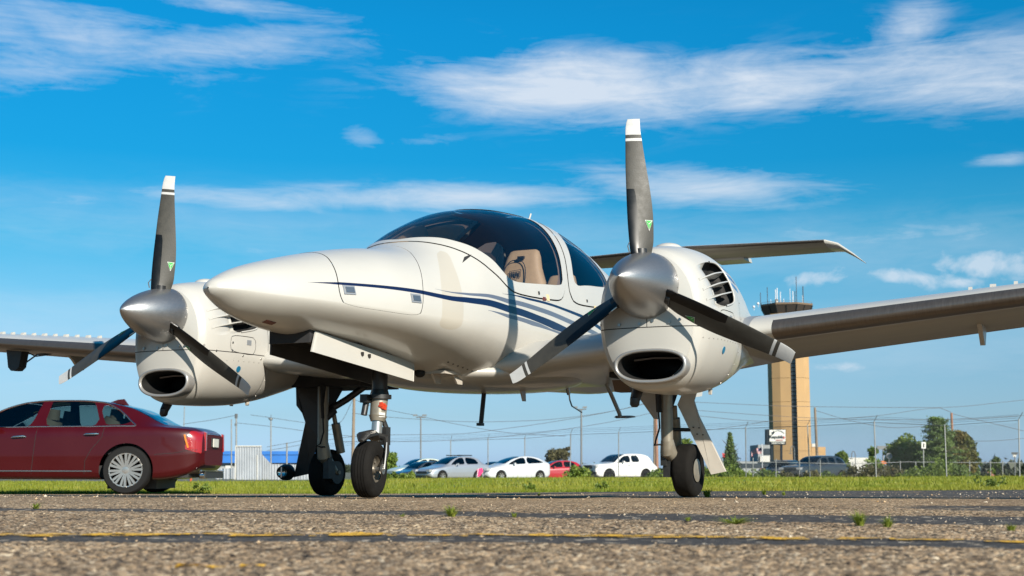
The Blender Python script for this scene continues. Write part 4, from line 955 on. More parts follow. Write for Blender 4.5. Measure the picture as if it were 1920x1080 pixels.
apron, SS, TT, AX, AY = tensor('apron', Sg, Tg, zap, ground_mat('apron_asphalt'))
apron['kind'] = 'structure'
ta = apron.data.attributes.new('tar', 'FLOAT', 'POINT'); ta.data.foreach_set('value', tarmask(SS, TT, AX, AY).astype(np.float32).ravel())
# worn yellow line: only the flakes that are left
vs_, fs_ = [], []
r2 = np.random.RandomState(3)
def zpt(s_, t_):
    X_ = CAM[0]+FH[0]*s_+RH[0]*t_; Y_ = CAM[1]+FH[1]*s_+RH[1]*t_; return X_, Y_, zap(X_, Y_, s_, t_)
def flakes(cs, wd, thr, seed):
    t0, ds = np.meshgrid(np.arange(-2.2, 2.6, .022), np.arange(-wd, wd, .016)); t0 = t0.ravel(); ds = ds.ravel(); s0 = cs(t0)+ds
    q = vnoise(t0, s0, .25, seed)*.18+vnoise(t0/2.4, s0, .026, seed+1)*.82-.12*(np.abs(ds)/wd)**3
    k = q > thr+.05*np.sin(t0*2.1+1); t0, s0 = t0[k], s0[k]; n = len(t0)
    cs4 = []
    for a, c in ((0, 0), (.022, 0), (.022, .016), (0, .016)):
        cs4.append(zpt(s0+c+r2.uniform(-.003, .003, n), t0+a+r2.uniform(-.004, .004, n)))
    b0 = len(vs_)
    for i in range(n):
        for X_, Y_, Z_ in cs4: vs_.append((X_[i], Y_[i], Z_[i]+.0035))
        fs_.append((b0+4*i, b0+4*i+1, b0+4*i+2, b0+4*i+3))
flakes(lambda t: bandA(t)+.08, .065, .47, 11)
flakes(lambda t: bandA(t)-.9+.25*t, .05, .82, 21)
mat('yellow_paint', (.78, .44, .04), .8, noise=.3, nscale=30, spec=.3)
yl = meshobj('painted_line', vs_, fs_, M['yellow_paint']); yl['kind'] = 'structure'
# loose stones
b = MB(); r2 = np.random.RandomState(9); NS = 2200
s0 = 1.9+15*r2.rand(NS)**1.2; t0 = (r2.rand(NS)*2-1)*s0*.42; X_, Y_, Z_ = zpt(s0, t0); RR = r2.choice([.0015, .002, .0025, .003, .004, .006], NS, p=[.25, .25, .2, .15, .1, .05])*np.where(s0 > 3, 1, .7)*np.where(s0 > 7, 1.8, 1)
for i in range(NS):
    r = RR[i]; c = np.array([X_[i], Y_[i], Z_[i]+r*.4]); a = [c+[r, 0, 0], c+[0, r*1.2, 0], c+[-r, .2*r, 0], c+[0, -r, 0], c+[.1*r, 0, r*.8], c+[0, 0, -r*.5]]
    a = [x+r2.uniform(-.3, .3, 3)*r for x in a]
    b.add(a, [(0, 1, 4), (1, 2, 4), (2, 3, 4), (3, 0, 4), (1, 0, 5), (2, 1, 5), (3, 2, 5), (0, 3, 5)])
mat('stone', (.62, .55, .44), .85, c2=(.42, .25, .10), nscale=1.6)
o = b.build('loose_stones', M['stone']); tag(o, 'small pale loose stones scattered over the worn apron', 'stones', kind='stuff')

# grass field and far ground
leafmat('grass_soil', (.12, .14, .015), (.22, .22, .03), 1.5, .0)
leafmat('grass_blade', (.22, .30, .010), (.42, .40, .04), .32, .45)
def zgr(X, Y, S, T): return ground_z(X, Y)+(vnoise(X, Y, 1.2, 31)-.5)*.03*np.clip((S-22)/3, 0, 1)
Sq = np.concatenate([np.linspace(S_EDGE, 30, 60), np.linspace(30.5, 78, 80)]); Tq = np.concatenate([-np.geomspace(30, 160, 20)[::-1][:-1], np.linspace(-30, 30, 150), np.geomspace(30, 160, 20)[1:]])
gfo, *_ = tensor('grass_field', Sq, Tq, zgr, M['grass_soil']); gfo['kind'] = 'structure'
mat('lot_ground', (.12, .115, .10), .95, c2=(.07, .09, .03), nscale=.05)
flo, *_ = tensor('ground', np.concatenate([np.linspace(78, 300, 12), np.geomspace(350, 5000, 10)]), np.concatenate([-np.geomspace(20, 3500, 12)[::-1], [0], np.geomspace(20, 3500, 12)]), lambda X, Y, S, T: np.full(X.shape, LOW), M['lot_ground']); flo['kind'] = 'structure'
def blades(n, s0, s1, hmin, hmax, wd, pw, fan=.43, band=None):
    r = np.random.RandomState(int(s0*10)+n % 97); s = s0+(s1-s0)*r.rand(n)**pw; t = (r.rand(n)*2-1)*s*fan
    if band is not None: t = band[0]+(band[1]-band[0])*r.rand(n)
    p = CAM[:2]+FH[:2]*s[:, None]+RH[:2]*t[:, None]; cl_ = vnoise(p[:, 0], p[:, 1], .7, 41)*.6+vnoise(p[:, 0], p[:, 1], .22, 42)*.7
    h = (hmin+(hmax-hmin)*r.rand(n))*(.45+cl_); z = ground_z(p[:, 0], p[:, 1])-.01
    a = r.rand(n)*2*PI; d = np.stack([np.cos(a), np.sin(a)], 1)*wd*(.6+.8*r.rand(n))[:, None]; ln = (r.rand(n, 2)-.5)*h[:, None]*.8
    A = np.column_stack([p-d, z]); B_ = np.column_stack([p+d, z]); C_ = np.column_stack([p+ln, z+h])
    return np.stack([A, B_, C_], 1).reshape(-1, 3)
def trimesh(name, V, mt):
    n = len(V)//3; me = bpy.data.meshes.new(name); me.vertices.add(len(V)); me.vertices.foreach_set('co', V.astype(np.float32).ravel())
    me.loops.add(len(V)); me.loops.foreach_set('vertex_index', np.arange(len(V), dtype=np.int32)); me.polygons.add(n); me.polygons.foreach_set('loop_start', np.arange(0, 3*n, 3, dtype=np.int32))
    me.materials.append(mt); me.update(calc_edges=True); o = bpy.data.objects.new(name, me); link(o); return o
V = np.concatenate([blades(70000, 22.05, 27, .02, .07, .008, 1.3), blades(95000, 25, 64, .025, .075, .016, 1.0), blades(5000, 21.5, 22.4, .02, .07, .007, 1), blades(2500, 22.5, 60, .08, .20, .012, 1)])
gr = trimesh('grass', V, M['grass_blade']); tag(gr, 'mown yellow-green grass verge between the apron and the fence', 'grass', kind='stuff')
# ------------------------------------------------------------------ cars
mat('car_red', (.052, .001, .0025), .34, coat=.32, spec=.25, coatr=.03, noise=.03, nscale=2)
mat('car_red2', (.42, .012, .02), .3, coat=.8); mat('car_white', (.78, .77, .74), .3, coat=.8); mat('car_silver', (.50, .53, .58), .32, metal=.55, coat=.8); mat('car_pale', (.66, .68, .70), .32, metal=.2, coat=.8)
mat('car_charcoal', (.045, .055, .065), .3, metal=.3, coat=.9); mat('car_black', (.012, .012, .014), .25, coat=1); mat('car_cream', (.60, .66, .56), .3, coat=.8)
mat('rubber', (.012, .012, .012), .8, spec=.2)
mat('barrel_black', (.006, .006, .006), .9, spec=.05)
mat('red_lid', (.075, .002, .006), .55, spec=.15); mat('alloy', (.62, .60, .56), .3, metal=.8); mat('dark_plastic', (.02, .02, .02), .6)
mat('tail_red', (.35, .008, .008), .2, coat=1); mat('amber_lens', (.8, .25, .03), .2, coat=1); mat('lamp_clear', (.6, .6, .6), .15, metal=.4, coat=1)
mat('plate_white', (.7, .68, .6), .5); mat('plate_orange', (.65, .28, .02), .5); mat('grille_dark', (.02, .02, .022), .4)
glass('car_glass', (.38, .47, .46), 1.3); glass('car_glass_dark', (.22, .27, .29), 1.3)
def car(name, label, cat, group, loc, rz, P, paint, detail=False, glassm='car_glass_dark'):
    root = empty(name, loc, rz); tag(root, label, cat, group)
    Lc, Wc = P['L'], P['W']; X, ZB, ZT = P['x'], P['zb'], P['zt']; hw = Wc/2; zlo = P.get('zlo', .24)
    xw = [0, .04, .12, .3, .7, Lc*.4, Lc*.7, Lc-.8, Lc-.35, Lc-.12, Lc-.04, Lc]; ww = P.get('ww') or [.60, .72, .82, .90, .965, 1, 1, .975, .93, .86, .78, .68]
    zl = lambda x: pchip([0, .25, .6, Lc-.7, Lc-.25, Lc], [zlo+.14, zlo, zlo-.02, zlo-.02, zlo+.05, zlo+.2], x)
    wt = lambda x: pchip(X, P['wt'], x)
    T_ = [0, .07, .13, .20, .34, .50, .565, .60, .80, .86, .93, 1.0]
    def S(x, t):
        x = np.asarray(x, float); t = np.asarray(t, float); sg = np.sign(t); ta_ = np.abs(t)
        w_ = hw*pchip(xw, ww, x); b_ = pchip(X, ZB, x); top = pchip(X, ZT, x); lo = zl(x); wtt = hw*wt(x)*pchip(xw, ww, x)
        cab = np.clip((top-b_-.06)/.25, 0, 1); mid = lo+(b_-lo)*.45
        ys = [0*w_, w_*.88, w_*.955, w_*.985, w_, w_*.985, w_*.955, w_*.925, wtt+0*w_, wtt*.93, wtt*.6, 0*w_]
        zs = [lo, lo, lo+.03, lo+.10, mid, b_-.10, b_-.025, b_, b_+(top-b_)*(.90*cab+.55*(1-cab)), b_+(top-b_)*(.955*cab+.75*(1-cab)), b_+(top-b_)*(.99*cab+.93*(1-cab)), top]
        i = np.clip(np.searchsorted(T_, ta_, side='right')-1, 0, len(T_)-2); Tn = np.array(T_); f_ = (ta_-Tn[i])/(Tn[i+1]-Tn[i])
        Ya = np.stack(np.broadcast_arrays(*ys), 0); Za = np.stack(np.broadcast_arrays(*zs), 0); idx = np.arange(len(x.ravel())) if x.ndim else 0
        if x.ndim:
            sh = x.shape; Yf = Ya.reshape(len(T_), -1); Zf = Za.reshape(len(T_), -1); ii = i.ravel(); ff = f_.ravel()
            y = Yf[ii, idx]*(1-ff)+Yf[ii+1, idx]*ff; z = Zf[ii, idx]*(1-ff)+Zf[ii+1, idx]*ff; y = y.reshape(sh); z = z.reshape(sh)
        else: y = Ya[i]*(1-f_)+Ya[i+1]*f_; z = Za[i]*(1-f_)+Za[i+1]*f_
        return np.stack([x+0*y, y*sg, z], -1)
    step = .05 if detail else .11
    xs = np.unique(np.round(np.concatenate([[0, .04, .12], np.arange(.2, Lc-.15, step), [Lc-.12, Lc-.04, Lc]]), 3))
    tp = np.unique(np.concatenate([np.array(T_), np.linspace(.13, .5, 7), np.linspace(.6, .8, 4)] + ([np.linspace(.8, 1, 8), np.linspace(.13, .5, 14)] if detail else [])))
    ts = np.concatenate([-tp[::-1][:-1], tp])
    G = grid(xs, ts)
    side = [sdf(p) for p in P['win']]
    def gside(k):
        def g(x, t):
            z = S(x, t)[..., 2]; return np.maximum.reduce([side[k](x, z), .595-np.abs(t), np.abs(t)-.815])
        return g
    parts = []
    for k in range(len(side)):
        a, G = split(G, gside(k)); parts.append(a)
    ws, G = split(G, lambda x, t: np.maximum.reduce([P['ws'][0]-x, x-P['ws'][1], .825-np.abs(t)]))
    rw, G = split(G, lambda x, t: np.maximum.reduce([P['rw'][0]-x, x-P['rw'][1], .835-np.abs(t)]))
    R_ = P['R']; arch = []
    for wx in P['wheels']:
        a, G = split(G, lambda x, t: np.where(np.abs(t) < .52, np.hypot(x-wx, S(x, t)[..., 2]-R_)-(R_+P.get('gap', .045)), 1))
    extra = []
    for nm_, fn, mt_ in P.get('extra', []):
        a, G = split(G, (lambda fn: lambda x, t: fn(x, t, S(x, t)))(fn)); extra.append((nm_, a, mt_))
    body = surface('body', [G], S, [paint], root, flip=True)
    body.data.polygons[0].use_smooth = True
    for xe, s_ in ((xs[0], -1), (xs[-1], 1)):
        P_ = S(np.full(len(ts), xe), ts); meshobj('bumper_face', list(P_), [tuple(range(len(ts))) if s_ < 0 else tuple(reversed(range(len(ts))))], M['red_lid'] if detail else paint, body)
    gm = M[glassm]
    for k, a in enumerate(parts):
        for sgn in (-1, 1):
            a_ = [q for q in a if np.sign(sum(p[1] for p in q)) == sgn]
            if a_: surface('side_window', [a_], S, [gm], root, off=-.006, flip=True)
    if ws: surface('windscreen', [ws], S, [gm], root, off=-.004, flip=True)
    if rw: surface('rear_windscreen', [rw], S, [gm], root, off=-.004, flip=True)
    for nm_, a, mt_ in extra:
        for sgn in (-1, 1):
            a_ = [q for q in a if np.sign(sum(p[1] for p in q)) == sgn]
            if a_: surface(nm_, [a_], S, [M[mt_]], root, off=.003, flip=True)
    # underbody, arches, cabin
    b = MB(); b.box((Lc*.5, 0, zlo+.10), (Lc*.92, Wc*.80, .18)); b.build('underbody', M['dark_plastic'], root)
    if glassm == 'car_glass':
        lo_ = P['ws'][0]; hi_ = P['rw'][1]
        b = MB(); b.box(((lo_+hi_)/2, 0, .66), (hi_-lo_-.1, Wc*.84, .12)); b.build('cabin_floor', M['cabin_dark'], root)
        for (sx, syy) in P['seats']:
            b = MB(); b.tube([(sx-.05, syy, .6), (sx+.02, syy, .95), (sx+.10, syy, 1.14)], [.25, .24, .17], 10, flat=.9); b.tube([(sx+.10, syy, 1.14), (sx+.12, syy, 1.30)], [.11, .10], 10); b.build('seat', M['cabin_grey'], root, True)
        b = MB(); b.box((lo_+.75, 0, .92), (.35, Wc*.8, .16)); b.build('dashboard', M['cabin_dark'], root)
        b = MB(); a_ = [(lo_+1.12+.03*math.cos(2*PI*k/16), -.36+.17*math.cos(2*PI*k/16), .98+.17*math.sin(2*PI*k/16)) for k in range(17)]; b.tube(a_, .014, 6); b.build('steering_wheel', M['cabin_dark'], root, True)
        b = MB(); b.box((P['ws'][1]-.12, 0, 1.24), (.04, .24, .07)); b.build('rear_view_mirror', M['cabin_dark'], root)
    for wx in P['wheels']:
        b = MB(); b.box((wx, 0, R_+.06), (R_*2.1, Wc*.60, R_*1.9)); b.build('wheel_well', M['dark_plastic'], root)
        for sgn in (-1, 1):
            c = (wx, sgn*(hw-.125), R_); rim = R_*P.get('rim', .70); h = .115
            b = MB(); b.lathe([(-h, rim*.97), (-h, R_*.93), (-h*.8, R_*.985), (-h*.5, R_), (h*.5, R_), (h*.8, R_*.985), (h, R_*.93), (h, rim*.97)], c, (0, 1, 0), 40 if detail else 20); ty = b.build('tyre', M['rubber'], root, True)
            b = MB(); b.lathe([(-.02, .001), (-.02, rim*.9), (.02*sgn, rim*.95), (.11*sgn, rim*.985)], c, (0, 1, 0), 36 if detail else 16); b.build('wheel_barrel', M['barrel_black'], ty, True)
            b = MB(); b.lathe([(h*.93*sgn, rim*.99), (h*1.02*sgn, rim*.965), (h*1.0*sgn, rim*.91)], c, (0, 1, 0), 36 if detail else 16)
            ns = 10 if detail else 7
            for k in range(ns):
                for da in ((-.085, .085) if detail else (0,)):
                    a = 2*PI*(k+.3)/ns; rd = lambda r, aa: np.array([c[0]+r*math.cos(aa), c[1]+sgn*h*.93, c[2]+r*math.sin(aa)])
                    p0, p1 = rd(rim*.14, a+da*1.3), rd(rim*.95, a+da*(1.55 if detail else 1)); b.tube([p0, p1], [.019, .027] if detail else [.03, .04], 4)
            b.lathe([(h*.8*sgn, rim*.22), (h*1.05*sgn, rim*.20), (h*1.08*sgn, rim*.10), (h*1.08*sgn, .001)], c, (0, 1, 0), 16); b.build('wheel_rim', M[P.get('rimmat', 'alloy')], ty, True)
    # mirrors, handles
    for sgn in (-1, 1):
        mx = P['ws'][0]+P.get('mir', .55); b = MB(); y_ = hw*.97
        b.tube([(mx, sgn*(y_-.06), P['zmir']), (mx+.02, sgn*(y_+.06), P['zmir']+.02), (mx+.02, sgn*(y_+.17), P['zmir']+.02)], [.03, .07, .06], 8, flat=.9); b.build('door_mirror', paint, root, True)
    return root, S, body
# dark red sedan beside the aeroplane, its side square to the camera
LR = 5.18; wbx = 4.06
SED = dict(L=LR, W=1.90, R=.362, rim=.735, wheels=(.98, wbx), zlo=.24,
    x=[0, .15, .5, 1.0, 1.45, 1.75, 2.1, 2.45, 2.8, 3.2, 3.6, 4.0, 4.25, 4.45, 4.62, 4.95, 5.08, 5.18],
    zb=[.62, .72, .82, .91, .96, .975, .985, .99, .995, 1.00, 1.01, 1.02, 1.02, 1.02, 1.01, .98, .93, .88],
    zt=[.66, .77, .87, .95, 1.01, 1.16, 1.32, 1.42, 1.45, 1.452, 1.42, 1.34, 1.24, 1.13, 1.055, 1.03, .995, .92],
    wt=[.75, .75, .76, .78, .78, .74, .70, .66, .65, .65, .65, .655, .67, .70, .74, .78, .80, .8],
    win=[smoothpoly([(1.55, 1.0), (1.86, 1.15), (2.12, 1.29), (2.35, 1.375), (2.62, 1.42), (2.66, 1.41), (2.56, 1.02), (2.5, 1.005)], 0),
         smoothpoly([(2.76, 1.015), (2.80, 1.41), (3.10, 1.425), (3.42, 1.41), (3.47, 1.38), (3.62, 1.05), (3.60, 1.025)], 0),
         smoothpoly([(3.70, 1.045), (3.53, 1.385), (3.62, 1.375), (3.82, 1.29), (4.10, 1.09), (4.08, 1.055)], 0)],
    ws=(1.50, 2.34), rw=(3.72, 4.56), zmir=1.03, seats=[(2.62, -.38), (2.62, .38), (3.62, -.40), (3.62, .40)])
def seg(f0): return f0
SED['extra'] = [('tail_light', lambda x, t, P: np.maximum.reduce([4.955-x+.25*(P[..., 2]-.85), x-5.15, .66-P[..., 2]-.3*(x-5.0), P[..., 2]-.955, .18-np.abs(t)]), 'tail_red')]
RH_ANG = math.atan2(RH[1], RH[0])
s_c = 20.9; z_c = 0
p0 = st(s_c, 0)
# near-side rear wheel stands at pixel 243; car front points left
tw = (243-960)/FPX*(s_c-.95); base = st(s_c, tw-wbx)
red, SS_, red_body = car('sedan_car', 'glossy dark red sedan on the apron, cut off by the left edge of the photo', 'car', None,
    (base[0], base[1], gz(*(st(20.2, tw)))+.0), RH_ANG, SED, M['car_red'], True, 'car_glass')
# local +y of the car points away from the camera?  (x = right, y = away)
NS = -1
def pt(x, z, off=.0, t0=.3, t1=.85):
    """point on the near flank at (x, z)"""
    t = np.linspace(t0, t1, 120); P = SS_(np.full(120, x), NS*t); i = np.argmin(np.abs(P[:, 2]-z)); return P[i]+[0, NS*off, 0]
b = MB()
for w_ in SED['win'][:1]: pass
top = [(1.50, .985), (1.86, 1.165), (2.12, 1.305), (2.35, 1.392), (2.62, 1.437), (2.80, 1.437), (3.10, 1.44), (3.42, 1.427), (3.62, 1.392), (3.82, 1.305), (4.12, 1.075), (4.16, 1.045)]
xs_ = np.linspace(1.5, 4.16, 46); zt_ = pchip([p[0] for p in top], [p[1] for p in top], xs_)
b.tube([pt(x, z, .006) for x, z in zip(xs_, zt_)], .011, 6); b.tube([pt(x, .998+.012*(x-1.5), .006, .3, .75) for x in np.linspace(1.2, 4.16, 30)], .009, 6)
b.build('window_trim', M['chrome'], red, True)
b = MB(); b.tube([pt(x, .345+.0*x, .008, .15, .5) for x in np.linspace(1.45, 3.55, 24)], .011, 6); b.build('sill_trim', M['chrome'], red, True)
b = MB(); b.box(((LR)-.03, 0, .30), (.10, 1.2, .12)); b.build('diffuser', M['dark_plastic'], red)
for x0, z0 in ((2.42, .86), (3.52, .90)):
    b = MB(); b.tube([pt(x0-.11, z0-.008, .010), pt(x0-.07, z0, .035), pt(x0+.07, z0+.006, .035), pt(x0+.11, z0+.004, .010)], [.010, .014, .014, .010], 8); b.build('door_handle', M['chrome'], red, True)
def line(pts_, nm='door_gap', r=.0045):
    q = MB(); P_ = []
    for i in range(len(pts_)-1):
        (x0, z0), (x1, z1) = pts_[i], pts_[i+1]
        for k in range(6): P_.append(pt(x0+(x1-x0)*k/6, z0+(z1-z0)*k/6, .0005, .13, .62))
    P_.append(pt(*pts_[-1], .0005, .13, .62)); q.tube(P_, r, 4); q.build(nm, M['dark_gap'], red)
line([(2.68, .98), (2.66, .70), (2.63, .30)]); line([(3.70, 1.0), (3.68, .86), (3.52, .66), (3.44, .50), (3.43, .30)]); line([(1.62, .96), (1.58, .6), (1.56, .3)])
line([(4.48, .60), (4.75, .62), (4.98, .665), (5.1, .67)]); 
# rear end: deck lid face, number plate, exhausts, badge, light
b = MB(); xr = LR+.002
b.box((xr-.01, 0, .80), (.03, 1.14, .20)); b.build('boot_lid', M['red_lid'], red)
b = MB(); b.box((xr+.012, 0, .80), (.014, .52, .14)); b.build('plate_recess', M['dark_plastic'], red)
b = MB(); b.box((xr+.026, -.02, .79), (.014, .34, .13)); b.build('number_plate', M['plate_white'], red)
b = MB(); b.tube([(xr-.02, -.75, .36), (xr+.02, -.5, .355), (xr+.02, .5, .355), (xr-.02, .75, .36)], .014, 6); b.tube([(xr+.01, -.60, .915), (xr+.014, -.40, .92)], .008, 5); b.build('bumper_trim', M['chrome'], red, True)
for yy in (-.62, -.50, .5, .62):
    b = MB(); b.lathe([(-.04, .05), (.03, .052), (.03, .042), (-.03, .040)], (xr-.02, yy, .285), (1, 0, 0), 14); b.build('exhaust_tip', M['chrome'], red, True)
for sgn in (-1, 1):
    b = MB(); b.hull8([(LR-.02, sgn*.60, .66), (LR-.02, sgn*.645, .66), (LR-.02, sgn*.645, .95), (LR-.02, sgn*.57, .95)], [(LR+.02, sgn*.60, .66), (LR+.02, sgn*.64, .66), (LR+.012, sgn*.64, .94), (LR+.012, sgn*.57, .94)]); b.build('tail_light', M['tail_red'], red)
    b = MB(); b.tube([pt(4.97-.04*0, .70, .006), pt(4.94, .80, .008), pt(4.91, .90, .006)] if sgn < 0 else [(LR-.1, .8, .7), (LR-.12, .8, .9)], .016, 6); b.build('amber_lamp', M['amber_lens'], red)
b = MB(); b.prism([(3.50, 1.43), (3.62, 1.475), (3.72, 1.485), (3.80, 1.38), (3.55, 1.40)], -.02, .02); b.build('roof_aerial_fin', M['car_red'], red, True)
# ------------------------------------------------------------------ parked cars behind the fence
def car_at(u, s, name, label, cat, group, yaw_img, P, paint, z=LOW, vbase=None):
    """yaw_img: heading of the nose, degrees, 180 = nose to image left, 225 = left and towards the camera"""
    p = at(u, 884, s); a = math.radians(yaw_img); f_ = RH*math.cos(a)-FH*math.sin(-a)*1.0
    f_ = RH*math.cos(a)+FH*math.sin(a)                              # nose direction
    ax = -f_; rz = math.atan2(ax[1], ax[0]); L_ = P['L']
    o = np.array([p[0], p[1]])-ax[:2]*L_/2
    zz_ = z if vbase is None else CAM[2]-(vbase-884)*s/FPX
    r, S_, b_ = car(name, label, cat, group, (o[0], o[1], zz_), rz, P, paint)
    return r, S_, b_
def front_bits(r, P, lampz, grz, plate=None, slots=False, gw=.5):
    W_ = P['W']
    for sg in (-1, 1):
        b = MB(); b.box((.07, sg*W_*.36, lampz), (.24, W_*.17, .13)); b.build('headlight', M['lamp_clear'], r)
    b = MB()
    if slots:
        for k in range(7): b.box((-.01, (k-3)*.125, grz), (.06, .085, .22))
    else: b.box((-.01, 0, grz), (.05, W_*gw, .14))
    b.build('grille', M['grille_dark'], r); b = MB(); b.box((-.01, 0, grz-.28), (.06, W_*.6, .12)); b.build('air_intake', M['grille_dark'], r)
    if plate: b = MB(); b.box((-.06, 0, grz-.24), (.02, .34, .15)); b.build('number_plate', M[plate], r)
def rear_bits(r, P, z):
    for sg in (-1, 1): b = MB(); b.box((P['L']-.05, sg*P['W']*.38, z), (.14, P['W']*.12, .18)); b.build('tail_light', M['tail_red'], r)
SALOON = dict(L=4.5, W=1.76, R=.31, rim=.62, wheels=(.85, 3.45), zlo=.22, x=[0, .15, .5, 1.0, 1.25, 1.6, 2.0, 2.3, 2.8, 3.2, 3.6, 3.9, 4.2, 4.4, 4.5],
    zb=[.55, .65, .74, .82, .87, .90, .92, .93, .95, .96, .97, .98, .98, .94, .88], zt=[.58, .69, .79, .88, .97, 1.17, 1.36, 1.43, 1.46, 1.44, 1.36, 1.20, 1.04, 1.0, .90],
    wt=[.75, .76, .78, .78, .76, .72, .67, .65, .65, .66, .68, .72, .76, .78, .8],
    win=[[(1.5, .96), (1.95, 1.24), (2.25, 1.36), (2.55, 1.385), (2.55, .97)], [(2.65, .97), (2.65, 1.385), (3.1, 1.37), (3.45, 1.27), (3.6, 1.06), (3.55, 1.0)]], ws=(1.3, 2.2), rw=(3.35, 3.95), zmir=.97, seats=[])
HATCH = dict(L=4.45, W=1.72, R=.31, rim=.60, wheels=(.90, 3.60), zlo=.2, x=[0, .15, .5, 1.0, 1.25, 1.6, 2.0, 2.4, 2.8, 3.2, 3.6, 3.95, 4.2, 4.38, 4.45],
    zb=[.58, .68, .78, .86, .90, .93, .95, .96, .98, 1.0, 1.03, 1.06, 1.08, 1.0, .92], zt=[.62, .74, .86, .98, 1.06, 1.22, 1.37, 1.46, 1.49, 1.47, 1.40, 1.29, 1.20, 1.06, .96],
    wt=[.72, .74, .76, .77, .75, .71, .67, .64, .63, .63, .64, .66, .70, .74, .78],
    win=[[(1.35, .98), (1.9, 1.22), (2.3, 1.37), (2.65, 1.41), (2.65, 1.0)], [(2.74, 1.01), (2.74, 1.42), (3.1, 1.40), (3.45, 1.32), (3.95, 1.10), (3.9, 1.09)]], ws=(1.2, 2.3), rw=(3.6, 4.2), zmir=1.0, seats=[])
SUV = dict(L=4.82, W=1.94, R=.38, rim=.62, wheels=(.95, 3.87), zlo=.30, gap=.07, x=[0, .12, .4, 1.0, 1.4, 1.75, 2.1, 2.4, 2.9, 3.4, 3.9, 4.2, 4.5, 4.7, 4.82],
    ww=[.80, .86, .90, .94, .98, 1, 1, .98, .95, .90, .86, .80],
    zb=[.98, 1.02, 1.05, 1.08, 1.09, 1.10, 1.11, 1.12, 1.13, 1.15, 1.17, 1.18, 1.15, 1.05, .95], zt=[1.02, 1.07, 1.11, 1.15, 1.20, 1.42, 1.64, 1.72, 1.76, 1.76, 1.72, 1.64, 1.42, 1.12, .98],
    wt=[.80, .82, .84, .84, .82, .78, .74, .72, .71, .71, .71, .72, .75, .80, .84],
    win=[[(1.62, 1.16), (2.0, 1.46), (2.25, 1.60), (2.7, 1.65), (2.7, 1.17)], [(2.8, 1.18), (2.8, 1.655), (3.35, 1.65), (3.45, 1.20)], [(3.6, 1.21), (3.6, 1.64), (3.95, 1.58), (4.25, 1.40), (4.3, 1.25)]], ws=(1.45, 2.3), rw=(4.15, 4.55), zmir=1.2, rimmat='grille_dark', seats=[])
gname = 'cars parked behind the airfield fence'
WSUV = dict(SUV, win=SUV['win'][:2], L=4.95)
r, *_ = car_at(1161, 83, 'parked_suv', 'white off-road car with a slotted grille and an orange number plate', 'car', gname, 214, WSUV, M['car_white'], vbase=902); front_bits(r, SUV, .93, .90, 'plate_orange', True)
b = MB(); b.box((-.02, 0, .52), (.08, 1.7, .16)); b.build('bumper', M['dark_plastic'], r)
for x_ in (1.5, 2.75, 3.55):
    for sg in (-1, 1): b = MB(); b.box((x_, sg*.965, .80), (.015, .01, .62)); b.build('door_gap', M['dark_gap'], r)
for sg in (-1, 1): b = MB(); b.box((2.5, sg*.975, 1.0), (.18, .03, .03)); b.build('door_handle', M['chrome'], r)
r, *_ = car_at(848, 76, 'parked_car', 'silver saloon with a roof rack, directly left of the pink flag', 'car', gname, 222, SALOON, M['car_silver'], vbase=903); front_bits(r, SALOON, .62, .52, None)
b = MB(); b.tube([(2.2, -.5, 1.50), (3.3, -.5, 1.50)], .03, 5); b.tube([(2.2, .5, 1.50), (3.3, .5, 1.50)], .03, 5); b.build('roof_rack', M['black'], r)
r, *_ = car_at(962, 78, 'parked_car', 'pale silver hatchback with a sloping nose, between the pink flag and the red car', 'car', gname, 212, HATCH, M['car_pale'], vbase=902); front_bits(r, HATCH, .68, .50, None, gw=.3)
r, *_ = car_at(928, 92, 'parked_car', 'grey saloon half hidden behind the pale silver hatchback', 'car', gname, 236, SALOON, M['car_silver'], vbase=904); front_bits(r, SALOON, .62, .52)
r, *_ = car_at(1040, 92, 'parked_car', 'small bright red saloon seen from the side behind a fence post', 'car', gname, 200, SALOON, M['car_red2'], vbase=902)
r, *_ = car_at(785, 92, 'parked_car', 'cream and black car standing behind the silver saloon next to the hedge', 'car', gname, 216, SALOON, M['car_cream'], vbase=899)
r, *_ = car_at(790, 86, 'parked_car', 'dark grey saloon with its bonnet in front of the cream car', 'car', gname, 226, SALOON, M['car_charcoal'], vbase=907)
r, *_ = car_at(1528, 84, 'parked_suv', 'dark blue-grey off-road car in front of the control tower foot', 'car', gname, 218, SUV, M['car_charcoal'], vbase=904); front_bits(r, SUV, .92, .86)
r, *_ = car_at(1466, 92, 'parked_car', 'black car parked nose out beside the dark off-road car, under the airport sign', 'car', gname, 240, dict(SUV), M['car_black'], vbase=908); front_bits(r, SUV, .92, .86)
r, *_ = car_at(540, 120, 'parked_car', 'small white car far behind the raised leg door of the aeroplane', 'car', gname, 200, SALOON, M['car_white'], vbase=908)

